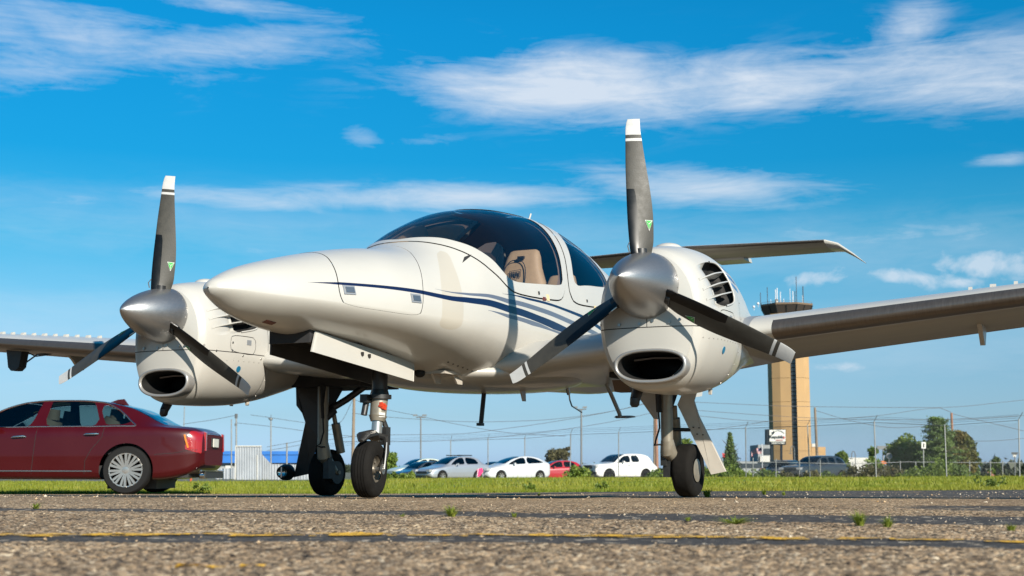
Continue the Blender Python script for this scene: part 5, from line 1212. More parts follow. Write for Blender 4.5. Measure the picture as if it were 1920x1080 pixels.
# ------------------------------------------------------------------ fence
mat('galv', (.30, .31, .30), .6, metal=.5, noise=.2, nscale=5); mat('galv_dark', (.20, .21, .21), .6, metal=.3); mat('wire_dark', (.06, .06, .065), .6)
mat('wood_pole', (.26, .20, .14), .9, noise=.25, nscale=3, stretch=(8, 8, .6)); mat('wood_red', (.32, .17, .11), .9, noise=.2, nscale=3)
fence = empty('chain_link_fence', tuple(at(1300, 884, 64)*[1, 1, 0]))
tag(fence, 'tall chain-link airfield fence with barbed wire along the far edge of the grass', 'fence')
FO = np.array(fence.location)
def floc(p): return np.array(p)-FO
def fence_s(u): return np.interp(u, [560, 845, 1160, 1400, 1640, 1775, 2050], [100, 86, 76, 68, 60, 57.5, 53])
def fpost(u, vt, vb, r=.035, lean=0, par=None, loc=floc, s=None, mt='galv', name='post', arm=True):
    s = s or fence_s(u); a = at(u, vb+4, s); c = at(u+lean, vt, s); q = MB(); q.tube([loc(a), loc(c)], r, 6)
    if arm: d = (RH*.10+FH*-.22); q.tube([loc(c), loc(c)+d*1.0+[0, 0, .28]], r*.5, 5)
    return q.build(name, M[mt], par or fence, True)
PO = [(560, 846, 902, 0), (700, 833, 898, 0), (845, 825, 897, 0), (915, 822, 897, 0), (984, 820, 896, 0), (1069, 813, 897, 1), (1160, 810, 897, 0), (1250, 806, 896, 0), (1399, 801, 895, -1), (1519, 797, 895, -5), (1643, 790, 893, -4), (1775, 796, 892, -4), (1912, 786, 890, -2)]
tops = []
for u, vt, vb, ln in PO:
    fpost(u, vt, vb, .029 if u > 1100 else .032, ln); tops.append((u+ln, vt))
# mesh panels between posts
def strands(pts0, pts1, n, r, q, loc=floc):
    pass
def mesh_panel(u0, u1, vt0, vt1, vb0, vb1, s0, s1, cell, r, name, par, mt, loc=floc):
    a0, a1 = at(u0, vb0, s0), at(u1, vb1, s1); c0, c1 = at(u0, vt0, s0), at(u1, vt1, s1)
    w_ = np.linalg.norm(a1-a0); h_ = c0[2]-a0[2]; q = MB(); e = (a1-a0)/w_; nrm = np.cross(e, [0, 0, 1]); n = int(w_/cell)
    P = lambda x, z: loc(a0+(a1-a0)*(x/w_)+(np.array([0, 0, 1.0])*z))
    for sg in (1, -1):
        for k in range(-int(h_/cell), n+int(h_/cell)+1):
            x0, x1 = k*cell, k*cell+h_; za, zb_ = 0, h_
            if x0 < 0: za = -x0; x0 = 0
            if x1 > w_: zb_ = h_-(x1-w_); x1 = w_
            if zb_ <= za: continue
            if sg < 0: x0, x1 = w_-x0, w_-x1
            p, t = P(x0, za), P(x1, zb_); d = (t-p)/np.linalg.norm(t-p); o_ = np.cross(d, nrm)*r; o2 = nrm*r*.8
            q.add([p-o_, p+o_, p+o2, t-o_, t+o_, t+o2], [(0, 1, 4, 3), (1, 2, 5, 4), (2, 0, 3, 5)])
    q.build(name, M[mt], par, kind='stuff')
for i in range(len(PO)-1):
    (u0, a0, b0, l0), (u1, a1, b1, l1) = PO[i], PO[i+1]; s0, s1 = fence_s(u0), fence_s(u1)
    if u1 > 1000: mesh_panel(u0, u1, a0+3, a1+3, b0, b1, s0, s1, .10 if u0 > 1300 else .13, .0030 if u0 > 1300 else .0018, 'chain_link_mesh', fence, 'galv_dark')
for dv in (-2.5, -5.5, -8.5):
    q = MB(); q.tube([floc(at(u, v+dv, fence_s(u))) for u, v in tops], .007, 4); q.build('barbed_wire', M['wire_dark'], fence)
q = MB(); q.tube([floc(at(u, v+2, fence_s(u))) for u, v in tops[2:]], .012, 5); q.build('top_wire', M['galv_dark'], fence)
# low inner fence on the right
fence2 = empty('low_wire_fence', tuple(at(1500, 884, 74)*[1, 1, 0])); tag(fence2, 'low chain-link fence with thin posts in front of the control tower and the shrubs', 'fence')
F2 = np.array(fence2.location); loc2 = lambda p: np.array(p)-F2
for u, vt, ln in [(1362, 858, -9), (1412, 858, 0), (1455, 860, 0), (1499, 862, 0), (1538, 862, 0), (1599, 866, 0), (1688, 864, 0), (1717, 866, 0), (1818, 864, 0), (1857, 864, 0), (1880, 864, 0)]:
    fpost(u, vt, 893, .028, ln, fence2, loc2, 74, 'galv', 'post', False)
q = MB(); q.tube([loc2(at(u, v, 74)) for u, v in ((1380, 865), (1600, 870), (1700, 866), (1920, 868))], .015, 5); q.build('top_rail', M['galv'], fence2)
mesh_panel(1400, 1640, 866, 870, 893, 892, 74, 74, .16, .003, 'chain_link_mesh', fence2, 'galv_dark', loc2)

# ------------------------------------------------------------------ poles, lamps, wires
def upole(u, vt, vb, s, r, name, label, cat, mt, lean=0, group=None, bits=None):
    root = empty(name, tuple(at(u, 884, s)*[1, 1, 0]+[0, 0, LOW-.2])); tag(root, label, cat, group); O = np.array(root.location)
    q = MB(); a = at(u, vb, s); a[2] = min(a[2], LOW); c = at(u+lean, vt, s); q.tube([a-O, c-O], [r, r*.75], 8); q.build('pole', M[mt], root, True)
    if bits: bits(root, c-O, s)
    return root
def lamp_twin(root, c, s):
    k = s/FPX
    q = MB(); q.tube([c+RH*-9*k+[0, 0, .5*k], c+RH*9*k+[0, 0, .5*k]], 1.0*k, 6); q.build('crossbar', M['galv_dark'], root)
    for d, w_ in ((-11, 8), (6, 9)):
        q = MB(); cc = c+RH*d*k+[0, 0, 3*k]; q.hull8([cc+RH*-w_*.5*k, cc+RH*w_*.5*k, cc+RH*w_*.5*k+FH*.3, cc-RH*w_*.5*k+FH*.3], [cc+RH*-w_*.3*k+[0, 0, 3*k], cc+RH*w_*.5*k+[0, 0, 3*k], cc+RH*w_*.5*k+FH*.3+[0, 0, 3*k], cc-RH*w_*.3*k+FH*.3+[0, 0, 3*k]]); q.build('lamp_head', M['galv_dark'], root)
upole(1090, 768, 880, 120, .10, 'street_lamp', 'tall dark lamp post with two flat heads beside the white off-road car', 'street lamp', 'galv_dark', 0, 'tall lamp posts', lamp_twin)
upole(789, 783, 892, 130, .09, 'street_lamp', 'tall grey lamp post with two flat lamp heads above the silver saloon', 'street lamp', 'galv_dark', 0, 'tall lamp posts', lamp_twin)
def siren(root, c, s):
    k = s/FPX; q = MB(); q.lathe([(-3*k, .3*k), (-1*k, 3.5*k), (2*k, 3*k), (3*k, .3*k)], c, (0, 0, 1), 10); q.tube([c, c+[0, 0, 9*k]], .5*k, 4); q.box(c+RH*-3*k+[0, 0, 1*k], (3*k, 3*k, 2*k)); q.build('lamp_head', M['galv_dark'], root, True)
upole(508, 786, 902, 110, .07, 'street_lamp', 'slim pale post with a round lamp head before the blue roof', 'street lamp', 'galv', 0, None, siren)
def insul(root, c, s):
    k = s/FPX; q = MB(); q.box(c+[0, 0, -4*k], (4*k, 4*k, 8*k)); q.lathe([(-3*k, .5*k), (-2*k, 2.4*k), (2*k, 2.4*k), (3*k, .5*k)], c+[0, 0, -20*k], (0, 0, 1), 8); q.build('transformer', M['galv_dark'], root, True)
upole(445, 776, 836, 125, .10, 'utility_pole', 'pale utility pole with a small transformer above the corrugated container', 'utility pole', 'galv', -2, 'utility poles', insul)
upole(434, 786, 903, 118, .07, 'utility_pole', 'thin pale mast just left of the corrugated container', 'utility pole', 'galv', 0, 'utility poles')
upole(538, 830, 880, 150, .12, 'utility_pole', 'short pale pole in front of the blue roof', 'utility pole', 'galv', 0, 'utility poles')
upole(345, 762, 800, 150, .07, 'radio_mast', 'thin red and white mast behind the tail of the red sedan', 'mast', 'galv', 1, None)
upole(661, 746, 880, 110, .15, 'utility_pole', 'stout pale wooden utility pole seen between the wheels of the aeroplane', 'utility pole', 'wood_pole', 3, 'utility poles')
upole(1232, 780, 896, 100, .14, 'utility_pole', 'reddish wooden utility pole behind the white off-road car', 'utility pole', 'wood_red', -2, 'utility poles')
upole(1227, 780, 896, 101, .10, 'utility_pole', 'pale wooden utility pole touching the reddish one', 'utility pole', 'wood_pole', 0, 'utility poles')
upole(1533, 764, 868, 140, .16, 'utility_pole', 'leaning grey wooden utility pole right of the control tower', 'utility pole', 'wood_pole', -5, 'utility poles')
upole(1786, 774, 830, 120, .14, 'utility_pole', 'reddish wooden utility pole rising out of the pine at the right', 'utility pole', 'wood_red', -2, 'utility poles')
WIRES = [([(470, 778), (500, 782), (560, 791), (640, 800)], 'overhead wire running down from the transformer pole to the landing gear'),
 ([(345, 795), (400, 787), (445, 778)], 'overhead wire from the red sedan tail up to the transformer pole'),
 ([(445, 793), (520, 801), (600, 812), (660, 818)], 'lower overhead wire right of the transformer pole'),
 ([(500, 838), (580, 822), (640, 790), (661, 750)], 'wire rising from the blue roof to the stout wooden pole'),
 ([(661, 748), (700, 762), (790, 781), (860, 796), (960, 812), (1060, 818)], 'wire sagging from the stout wooden pole past the left lamp post'),
 ([(663, 775), (740, 783), (900, 791), (1010, 788), (1090, 780), (1200, 760), (1240, 748)], 'long wire passing the right lamp post below the belly aerials'),
 ([(500, 845), (700, 816), (850, 814), (960, 802), (1090, 782), (1180, 764), (1260, 740)], 'wire rising to the right behind the boarding step'),
 ([(640, 828), (760, 828), (900, 822), (1050, 806), (1150, 790), (1240, 770)], 'lowest wire crossing behind the belly of the aeroplane'),
 ([(1300, 754), (1500, 762), (1700, 764), (1760, 764), (1920, 750)], 'highest wire under the near wing'),
 ([(1300, 769), (1440, 779), (1560, 785), (1700, 787), (1800, 786), (1920, 779)], 'dark wire at mid height right of the control tower'),
 ([(1290, 778), (1440, 790), (1520, 788), (1640, 780), (1765, 765), (1783, 773)], 'thin wire meeting the reddish pole at the right'),
 ([(1530, 770), (1600, 790), (1680, 802), (1740, 799)], 'wire sagging from the leaning pole'),
 ([(1786, 776), (1810, 782), (1870, 796), (1920, 808)], 'wire going down right of the reddish pole'),
 ([(1810, 827), (1850, 827), (1920, 822)], 'low wire at the right edge of the photo'),
 ([(1250, 812), (1330, 806), (1440, 790)], 'thin wire rising towards the control tower')]
for pts_, lb in WIRES:
    us = np.linspace(pts_[0][0], pts_[-1][0], 26); vv = pchip([p[0] for p in pts_], [p[1] for p in pts_], us)
    q = MB(); q.tube([at(u, v, 135) for u, v in zip(us, vv)], .030, 4); o = q.build('overhead_wire', M['wire_dark']); tag(o, lb, 'wire', 'overhead power lines')

# ------------------------------------------------------------------ control tower
mat('tower_tan', (.52, .33, .15), .85, noise=.06, nscale=.3); mat('tower_brown', (.17, .115, .07), .85); mat('tower_glass', (.03, .035, .04), .25, coat=.5); mat('cab_brown', (.055, .043, .035), .5, coat=.2)
mat('white_metal', (.75, .76, .78), .5); mat('bldg_grey', (.34, .36, .36), .8, noise=.08, nscale=.4); mat('bldg_white', (.68, .66, .60), .8); mat('bldg_blue', (.02, .17, .55), .6, noise=.1, nscale=.3)
mat('corrugated', (.42, .45, .48), .55, metal=.25, noise=.08, nscale=1); mat('brick_red', (.30, .13, .09), .9, noise=.15, nscale=2); mat('win_dark', (.03, .04, .05), .2, coat=.6)
ST = 260.; kt = ST/FPX
tb = at(1483, 884, ST); tower = empty('control_tower', (tb[0], tb[1], LOW)); tag(tower, 'tan airport control tower with a dark window strip and a black cab full of aerials', 'control tower')
TO = np.array([tb[0], tb[1], LOW]); VD = np.array([tb[0]-CAM[0], tb[1]-CAM[1], 0]); VD /= np.linalg.norm(VD); RD = np.array([VD[1], -VD[0], 0])
def tp_(px, dep, v):                                           # px across from the tower axis (photo pixels at this depth), dep metres back
    z = CAM[2]+(884-v)*kt*1.0; return RD*px*kt+VD*dep+np.array([0, 0, z-LOW])
zt_v, zb_v = 566, 891
# plan outline (px, depth m), counter-clockwise from above, seen left to right along the front
plan = [(-38, .8), (-30, -2.7), (-15, -3.5), (4, -3.9), (4, -3.2), (14, -3.2), (14, -3.9), (28, -3.6), (38, -1.2), (36, 6), (-34, 6)]
def shell(i0, i1, v0, v1, name, mt, sc=1.0, dd=0):
    q = MB(); (a, da), (c, dc) = plan[i0], plan[i1]; dv = v0-v1
    A_, B_, C_, D_ = tp_(a*sc, da+dd, v0), tp_(c*sc, dc+dd, v0), tp_(c*sc, dc+dd, v1), tp_(a*sc, da+dd, v1); off = VD*.25
    q.hull8([A_, B_, C_, D_], [A_+off, B_+off, C_+off, D_+off]); return q.build(name, mt, tower)
rows = [891, 845, 800, 755, 711, 667, 623, 590]
for i in range(len(plan)):
    j = (i+1) % len(plan)
    if i == 4: continue
    for r_ in range(len(rows)-1): shell(i, j, rows[r_]-.25, rows[r_+1]+.25, 'wall_panel', M['tower_tan'])
for v in np.arange(886, 596, -7.5): shell(4, 5, v, v-6.2, 'window_pane', M['tower_glass'], 1, .05)
q = MB(); q.box(tp_(0, 1.6, 740)*[1, 1, 1], (4.6, 4.6, (891-590)*kt-.5)); q.build('core', M['tower_brown'], tower)
def ringp(v, rx, ry, n=8, ph=0): return [tp_(rx*math.cos(2*PI*(k+.5)/n+ph), 1+ry*math.sin(2*PI*(k+.5)/n+ph)*kt, v) for k in range(n)]
q = MB(); A_, B_ = ringp(596, 40, 40), ringp(574, 51, 51); q.add(A_+B_, [(k, (k+1) % 8, 8+(k+1) % 8, 8+k) for k in range(8)]); q.build('cab_window_band', M['cab_brown'], tower)
q = MB(); B_, C_ = ringp(574, 52, 52), ringp(570.5, 52, 52); q.add(B_+C_, [(k, (k+1) % 8, 8+(k+1) % 8, 8+k) for k in range(8)]+[tuple(range(8, 16)), tuple(reversed(range(8)))]); q.build('cab_roof', M['tower_brown'], tower)
q = MB(); A_ = ringp(598, 42, 42); B_ = ringp(596, 42, 42); q.add(A_+B_, [(k, (k+1) % 8, 8+(k+1) % 8, 8+k) for k in range(8)]+[tuple(reversed(range(8))), tuple(range(8, 16))]); q.build('cab_floor', M['tower_brown'], tower)
for px, v1, mt, r in [(-48, 546, 'wire_dark', .07), (-35, 536, 'wire_dark', .07), (-29, 560, 'white_metal', .05), (-20, 541, 'white_metal', .09), (-17, 538, 'white_metal', .10), (-11, 545, 'white_metal', .08), (-5, 559, 'white_metal', .06), (7, 540, 'white_metal', .05), (12, 545, 'white_metal', .09), (16, 545, 'wire_dark', .07), (19, 517, 'wire_dark', .07), (30, 553, 'white_metal', .08), (31, 536, 'wire_dark', .10)]:
    q = MB(); q.tube([tp_(px, 0, 572), tp_(px, 0, v1)], r, 5); q.build('aerial', M[mt], tower)
q = MB(); q.box(tp_(-18, -1, 565), (.5, .5, .9)); q.tube([tp_(-34, -1, 566), tp_(-2, -1, 566)], .03, 4); q.build('beacon_mount', M['cabin_grey'], tower); q = MB(); q.sphere(tp_(-18, -1.3, 565.5), .25, 8); q.build('beacon', M['bldg_white'], tower)
for px, v in ((-53, 567), (-61, 573)): q = MB(); q.sphere(tp_(px, 0, v), .28, 10); q.tube([tp_(px, 0, v+2), tp_(px+1, 0, v+7)], .06, 4); q.build('radome', M['white_metal'], tower, True)
for k in range(16):
    a_, c_ = ringp(595, 40.6, 40.6)[k//2], ringp(575, 51.6, 51.6)[k//2]
    if k % 2: a_ = (a_+ringp(595, 40.6, 40.6)[(k//2+1) % 8])/2; c_ = (c_+ringp(575, 51.6, 51.6)[(k//2+1) % 8])/2
    q = MB(); q.tube([a_, c_], .09, 4); q.build('window_mullion', M['tower_glass'], tower)
q = MB(); R_ = ringp(567, 50, 50); q.tube(R_+[R_[0]], .035, 4); [q.tube([p, p-[0, 0, .4]], .03, 4) for p in R_]; q.build('roof_railing', M['galv_dark'], tower)
# tower annex
def bld(name, label, u0, u1, vt, vb, s, mt, dep=12, parts=None, cat='building', group=None):
    a, c = at(u0, 884, s), at(u1, 884, s); root = empty(name, (a[0], a[1], LOW)); tag(root, label, cat, group); O = np.array([a[0], a[1], LOW]); k = s/FPX
    def P(u, v, d=0): return at(u, v, s)-O+FH*d
    def face(nm, u0_, u1_, v0_, v1_, m_, d=0, th=.3):
        q = MB(); A_ = [P(u0_, v1_, d), P(u1_, v1_, d), P(u1_, v0_, d), P(u0_, v0_, d)]; q.hull8(A_, [p+FH*th for p in A_]); return q.build(nm, M[m_], root)
    face('wall', u0, u1, vt, vb, mt, 0, dep)
    for p in parts or []: face(*p)
    return root
bld('airport_building', 'low grey airport building with a white roof band left of the control tower', 1384, 1446, 866, 895, 235, 'bldg_grey', 14, [
    ('upper_storey', 1421, 1446, 834, 866.5, 'bldg_grey', -.2, 8), ('white_fascia', 1424, 1446.5, 855, 866, 'bldg_white', -.6, .3), ('window_band', 1390, 1446, 869, 877, 'win_dark', -.15, .1), ('brick_wall', 1425, 1446.5, 878, 893, 'brick_red', -.5, .3), ('window', 1432, 1445, 841, 852, 'win_dark', -.4, .1)])
bld('airport_building', 'tan and white building stub right of the foot of the control tower', 1522, 1548, 838, 895, 262, 'tower_tan', 8, [('parapet', 1522, 1531, 832, 838, 'bldg_white', -.1, 3)])
bld('hangar', 'long white hangar roof behind the small round tree', 1590, 1635, 858, 893, 230, 'bldg_white', 20)
bld('hangar', 'low white shed in the distance at the far right', 1818, 1830, 883, 893, 260, 'bldg_white', 10)
bld('hangar', 'pale brick shed in the distance between the hedge tops at the right', 1852, 1866, 884, 893, 280, 'brick_red', 10)
bh = bld('hangar', 'long low building with a bright blue roof at the left', 395, 600, 868, 905, 240, 'bldg_grey', 20, [('blue_roof', 392, 602, 846, 868, 'bldg_blue', -1, 18), ('roof_seam', 392, 602, 852.6, 853.1, 'navy_paint', -1.1, .1), ('white_door', 423, 436, 872, 880, 'bldg_white', -.2, .2)])
# corrugated blast wall and container
sc_ = 105.; kc = sc_/FPX
cont = empty('corrugated_container', tuple(at(442, 884, sc_)*[1, 1, 0]+[0, 0, LOW])); tag(cont, 'tall grey corrugated metal container left of the aeroplane legs', 'container'); CO = np.array(cont.location)
def cpanel(u0, u1, vt0, vt1, vb, name, par, O, s=sc_, pitch=4.6, mt='corrugated', dep=2.0):
    n = int(round((u1-u0)/pitch))
    for i in range(n):
        a = u0+(u1-u0)*i/n; c = u0+(u1-u0)*(i+1)/n; t0 = vt0+(vt1-vt0)*(i/n); t1 = vt0+(vt1-vt0)*((i+1)/n); m_ = (a+c)/2; tm = (t0+t1)/2
        q = MB(); d0, d1 = 0, -.05
        A_ = [at(a, vb, s), at(a+(c-a)*.3, vb, s)+FH*d1, at(a+(c-a)*.7, vb, s)+FH*d1, at(c, vb, s)]; B_ = [at(a, t0, s), at(a+(c-a)*.3, t0, s)+FH*d1, at(a+(c-a)*.7, t1, s)+FH*d1, at(c, t1, s)]
        q.add([p-O for p in A_+B_]+[p-O+FH*.12 for p in A_+B_], [(0, 1, 5, 4), (1, 2, 6, 5), (2, 3, 7, 6), (4, 5, 6, 7), (4, 7, 15, 12), (0, 4, 12, 8), (3, 11, 15, 7)]); q.build(name, M[mt], par)
cpanel(443, 490.5, 837, 837, 907, 'corrugated_panel', cont, CO)
def bar(root, O, u0, v0, u1, v1, s, w_, name, mt):
    q = MB(); a, c = at(u0, v0, s)-O-FH*.08, at(u1, v1, s)-O-FH*.08; q.tube([a, c], w_, 4); q.build(name, M[mt], root)
bar(cont, CO, 442, 836.5, 491, 836.5, sc_, .05, 'top_edge', 'bldg_white'); bar(cont, CO, 442.5, 836, 441, 907, sc_, .05, 'corner_post', 'bldg_white'); bar(cont, CO, 482.5, 853, 482.5, 907, sc_, .04, 'corner_post', 'bldg_white')
wall = empty('corrugated_wall', tuple(at(520, 884, 108)*[1, 1, 0]+[0, 0, LOW])); tag(wall, 'low grey corrugated metal wall with a curved end behind the container', 'wall'); WO = np.array(wall.location)
cpanel(491, 508, 852, 870, 907, 'corrugated_panel', wall, WO, 108, 4.2); cpanel(508, 600, 870, 872, 907, 'corrugated_panel', wall, WO, 108, 5.5); cpanel(404, 441, 880, 877, 907, 'corrugated_panel', wall, WO, 112, 6)
for u in (409, 419, 433): bar(wall, WO, u, 878, u, 907, 108, .035, 'post', 'bldg_white')
q = MB(); q.tube([at(358, 893, 60), at(358, 909, 60)], .05, 8); tag(q.build('marker_post', M['orange_red']), 'small orange marker post on the grass behind the red sedan', 'marker')

# ------------------------------------------------------------------ signs and flags
def text(body, size, loc_, xdir, zdir, mt, parent, name='lettering', font_off=0):
    cu = bpy.data.curves.new('t', 'FONT'); cu.body = body; cu.size = size; cu.align_x = 'CENTER'; cu.align_y = 'CENTER'; cu.extrude = .01; cu.offset = font_off
    t_ = bpy.data.objects.new('t', cu); me = bpy.data.meshes.new_from_object(t_); bpy.data.objects.remove(t_)
    me.materials.clear(); me.materials.append(mt); o = bpy.data.objects.new(name, me); link(o, parent)
    X_ = np.array(xdir)/np.linalg.norm(xdir); Z_ = np.array(zdir)/np.linalg.norm(zdir); Y_ = np.cross(Z_, X_); mm = Matrix.Identity(4)
    for i in range(3): mm[i][0] = X_[i]; mm[i][1] = Z_[i]; mm[i][2] = -Y_[i]; mm[i][3] = loc_[i]
    o.matrix_local = mm; return o
SS2 = 95.; ks = SS2/FPX; sb = at(1456, 884, SS2); sign = empty('airport_sign', (sb[0], sb[1], LOW)); tag(sign, 'white and black airport sign reading Republic AIRPORT above NORTH FBO on two dark posts', 'sign'); SO = np.array([sb[0], sb[1], LOW])
def sp2(u, v, d=0): return at(u, v, SS2)-SO+FH*d
def sface(nm, u0, u1, v0, v1, mt, d=0, th=.3, sk=0):
    q = MB(); A_ = [sp2(u0, v1, d), sp2(u1, v1, d), sp2(u1, v0, d), sp2(u0, v0, d)]; q.hull8(A_, [p+FH*th for p in A_]); return q.build(nm, M[mt], sign)
mat('sign_navy', (.008, .018, .028), .6, spec=.2); mat('sign_white', (.80, .79, .72), .4); mat('sign_red', (.6, .04, .04), .5)
sface('cabinet', 1437, 1473.5, 805, 834, 'sign_navy', 0, .6); sface('sign_face', 1442.5, 1472.5, 806, 828, 'sign_white', -.06, .05)
sface('post', 1445.5, 1450, 834, 897, 'sign_navy', .1, .25); sface('post', 1464.3, 1467.8, 834, 897, 'sign_navy', .1, .2)
text('Republic', 8.2*ks, sp2(1456.5, 819.4, -.09), RH, (0, 0, 1), M['sign_navy'], sign, font_off=.004)
text('AIRPORT', 3.4*ks, sp2(1461, 825.6, -.09), RH, (0, 0, 1), M['sign_red'], sign, font_off=.0)
text('NORTH FBO', 4.3*ks, sp2(1458.5, 831.2, -.09), RH, (0, 0, 1), M['sign_white'], sign, font_off=.004)
q = MB(); q.tube([sp2(1448+22*k/12, 813-5.5*math.sin(PI*k/12)**.8, -.09) for k in range(13)], .018, 4); q.build('arc_emblem', M['sign_navy'], sign)
q = MB(); q.prism([(-.10, -.16), (.06, -.02), (.16, .12), (.05, .10), (.10, .22), (-.02, .10), (-.12, .06), (-.04, .0)], 0, .03, T=lambda a, c, h: tuple(sp2(1449, 812.5, -.12)+RH*a+np.array([0, 0, c])+FH*h)); q.build('bird_emblem', M['sign_navy'], sign)
q = MB(); q.prism([(math.cos(PI/2+PI*k/5)*(.10 if k % 2 == 0 else .045), math.sin(PI/2+PI*k/5)*(.10 if k % 2 == 0 else .045)) for k in range(10)], 0, .03, T=lambda a, c, h: tuple(sp2(1469.5, 820.5, -.12)+RH*a+np.array([0, 0, c])+FH*h)); q.build('star_emblem', M['sign_red'], sign)
# flag
flag = empty('flag_pole', tuple(at(1429.5, 884, 150)*[1, 1, 0]+[0, 0, LOW])); tag(flag, 'thin white pole flying a striped red and white flag with a blue corner', 'flag'); FG = np.array(flag.location); kf = 150/FPX
mat('flag_red', (.55, .06, .06), .8); mat('flag_white', (.75, .72, .72), .8); mat('flag_blue', (.03, .04, .12), .8)
q = MB(); q.tube([at(1429.5, 895, 150)-FG, at(1428.8, 832, 150)-FG], .05, 6); q.build('pole', M['white_metal'], flag, True)
def fl(a, c):                                            # a: 0 at the pole .. 1 fly end, c: 0 top .. 1 bottom
    u = 1429-19*a; v = 838+3.2*a+1.6*math.sin(a*7)+c*(11-1.5*a)+5*a*a; return at(u, v, 150)-FG+FH*(.35*math.sin(a*8+c))
def strip(a0, a1, c0, c1, nm, mt):
    q = MB(); n = 10; q.add([fl(a0+(a1-a0)*i/n, c) for c in (c0, c1) for i in range(n+1)], [(i, i+1, n+2+i, n+1+i) for i in range(n)]); q.build(nm, M[mt], flag)
for k in range(13): strip(.42 if k < 7 else 0, 1, k/13, (k+1)/13, 'flag_stripe', 'flag_red' if k % 2 == 0 else 'flag_white')
strip(0, .42, 0, 7/13, 'flag_canton', 'flag_blue')
pk = at(1358, 884, 100); o2 = empty('marker_flag', (pk[0], pk[1], LOW)); tag(o2, 'small faded red and white flag left of the conical spruce', 'flag'); q = MB(); O_ = np.array([pk[0], pk[1], LOW])
q.add([at(1354, 849, 100)-O_, at(1361, 851, 100)-O_, at(1361.5, 857, 100)-O_, at(1355, 858, 100)-O_], [(0, 1, 2, 3)]); q.build('cloth', M['flag_red'], o2); q = MB(); q.tube([at(1361, 850, 100)-O_, at(1363, 890, 100)-O_], .03, 5); q.build('stick', M['white_metal'], o2)
mat('pink_cloth', (.85, .03, .18), .7)
pk = at(900, 884, 72); o3 = empty('pink_flag', (pk[0], pk[1], LOW)); tag(o3, 'bright pink cloth flag between the silver saloon and the pale hatchback', 'flag'); O_ = np.array([pk[0], pk[1], LOW])
q = MB(); pts_ = [(894.5, 880), (899, 879), (904, 877), (906, 884), (902, 890), (898, 894), (895, 893)]; q.prism(pts_, 0, .05, T=lambda u, v, h: tuple(at(u, v, 72)-O_+FH*h)); q.build('cloth', M['pink_cloth'], o3); q = MB(); q.tube([at(897, 878, 72)-O_, at(893, 902, 72)-O_], .02, 5); q.build('stick', M['white_metal'], o3)
def roadsign(u, v, s, wpx, hpx, label, name='road_sign', mt='sign_white', arrow=False, round_=False, vb=893):
    p = at(u, 884, s); o = empty(name, (p[0], p[1], LOW)); tag(o, label, 'sign'); O = np.array([p[0], p[1], LOW]); k = s/FPX
    q = MB()
    if round_: q.lathe([(-.02, .001), (-.02, wpx*k/2), (.02, wpx*k/2), (.02, .001)], at(u, v, s)-O, FH, 8)
    else: q.prism([(-wpx/2, -hpx/2), (wpx/2, -hpx/2), (wpx/2, hpx/2), (-wpx/2, hpx/2)], 0, .05, T=lambda a, c, h: tuple(at(u+a, v+c, s)-O+FH*h))
    q.build('panel', M[mt], o)
    q = MB(); q.tube([at(u, v, s)-O+FH*.08, at(u+.8, vb, s)-O+FH*.08], .04, 6); q.build('post', M['galv'], o, True)
    if arrow: q = MB(); q.prism([(-.8, -3.6), (.8, -3.6), (.8, 3.6), (-.8, 3.6)], -.03, 0, T=lambda a, c, h: tuple(at(u+a, v+c, s)-O+FH*h)); q.build('arrow', M['black'], o)
    return o
roadsign(1732, 835, 80, 8, 12, 'white rectangular road sign with a black upright arrow in front of the shrubs', arrow=True)
roadsign(1667, 855, 95, 12, 12, 'grey back of an eight-sided road sign among the shrubs', mt='galv', round_=True)
gp = at(1654, 884, 130); gan = empty('street_gantry', (gp[0], gp[1], LOW)); tag(gan, 'dark flat sign board on a thin post left of the shrubs', 'sign'); O_ = np.array([gp[0], gp[1], LOW])
q = MB(); q.prism([(1644.5, 836), (1672, 836), (1670, 842.5), (1645, 843)], 0, .2, T=lambda u, v, h: tuple(at(u, v, 130)-O_+FH*h)); q.build('panel', M['galv_dark'], gan); q = MB(); q.tube([at(1656, 842, 130)-O_, at(1656, 893, 130)-O_], .08, 6); q.build('post', M['galv'], gan)
gp = at(1902, 884, 150); o_ = empty('floodlight', (gp[0], gp[1], LOW)); tag(o_, 'floodlight frame on a pole at the right edge of the photo', 'street lamp'); O_ = np.array([gp[0], gp[1], LOW])
q = MB(); 
for i in range(4): q.box(at(1898+3*i, 850, 150)-O_, (.16, .16, .25))
q.build('lamp_head', M['galv_dark'], o_); q = MB(); q.prism([(1899, 852), (1906, 852), (1905, 857), (1900, 857)], 0, .1, T=lambda u, v, h: tuple(at(u, v, 150)-O_+FH*h)); q.build('panel', M['bldg_white'], o_); q = MB(); q.tube([at(1902.5, 855, 150)-O_, at(1903.5, 893, 150)-O_], .06, 6); q.build('pole', M['galv_dark'], o_)
def lampgn(u, v0, v1, s, label):
    p = at(u, 884, s); o = empty('street_lamp', (p[0], p[1], LOW)); tag(o, label, 'street lamp', 'curved street lamps'); O = np.array([p[0], p[1], LOW])
    q = MB(); q.tube([at(u+8, v1, s)-O, at(u+6.5, v0+6, s)-O, at(u+5, v0+1, s)-O, at(u+2, v0, s)-O, at(u, v0+4, s)-O, at(u-.5, v0+12, s)-O], .06, 6); q.build('pole', M['galv_dark'], o, True); q = MB(); q.box(at(u-.8, v0+14, s)-O, (.4, .4, .12)); q.build('lamp_head', M['galv_dark'], o)
lampgn(1483, 836, 893, 200, 'curved street lamp in front of the tan wall of the control tower'); lampgn(1597, 846, 893, 180, 'thin street lamp in front of the white hangar')
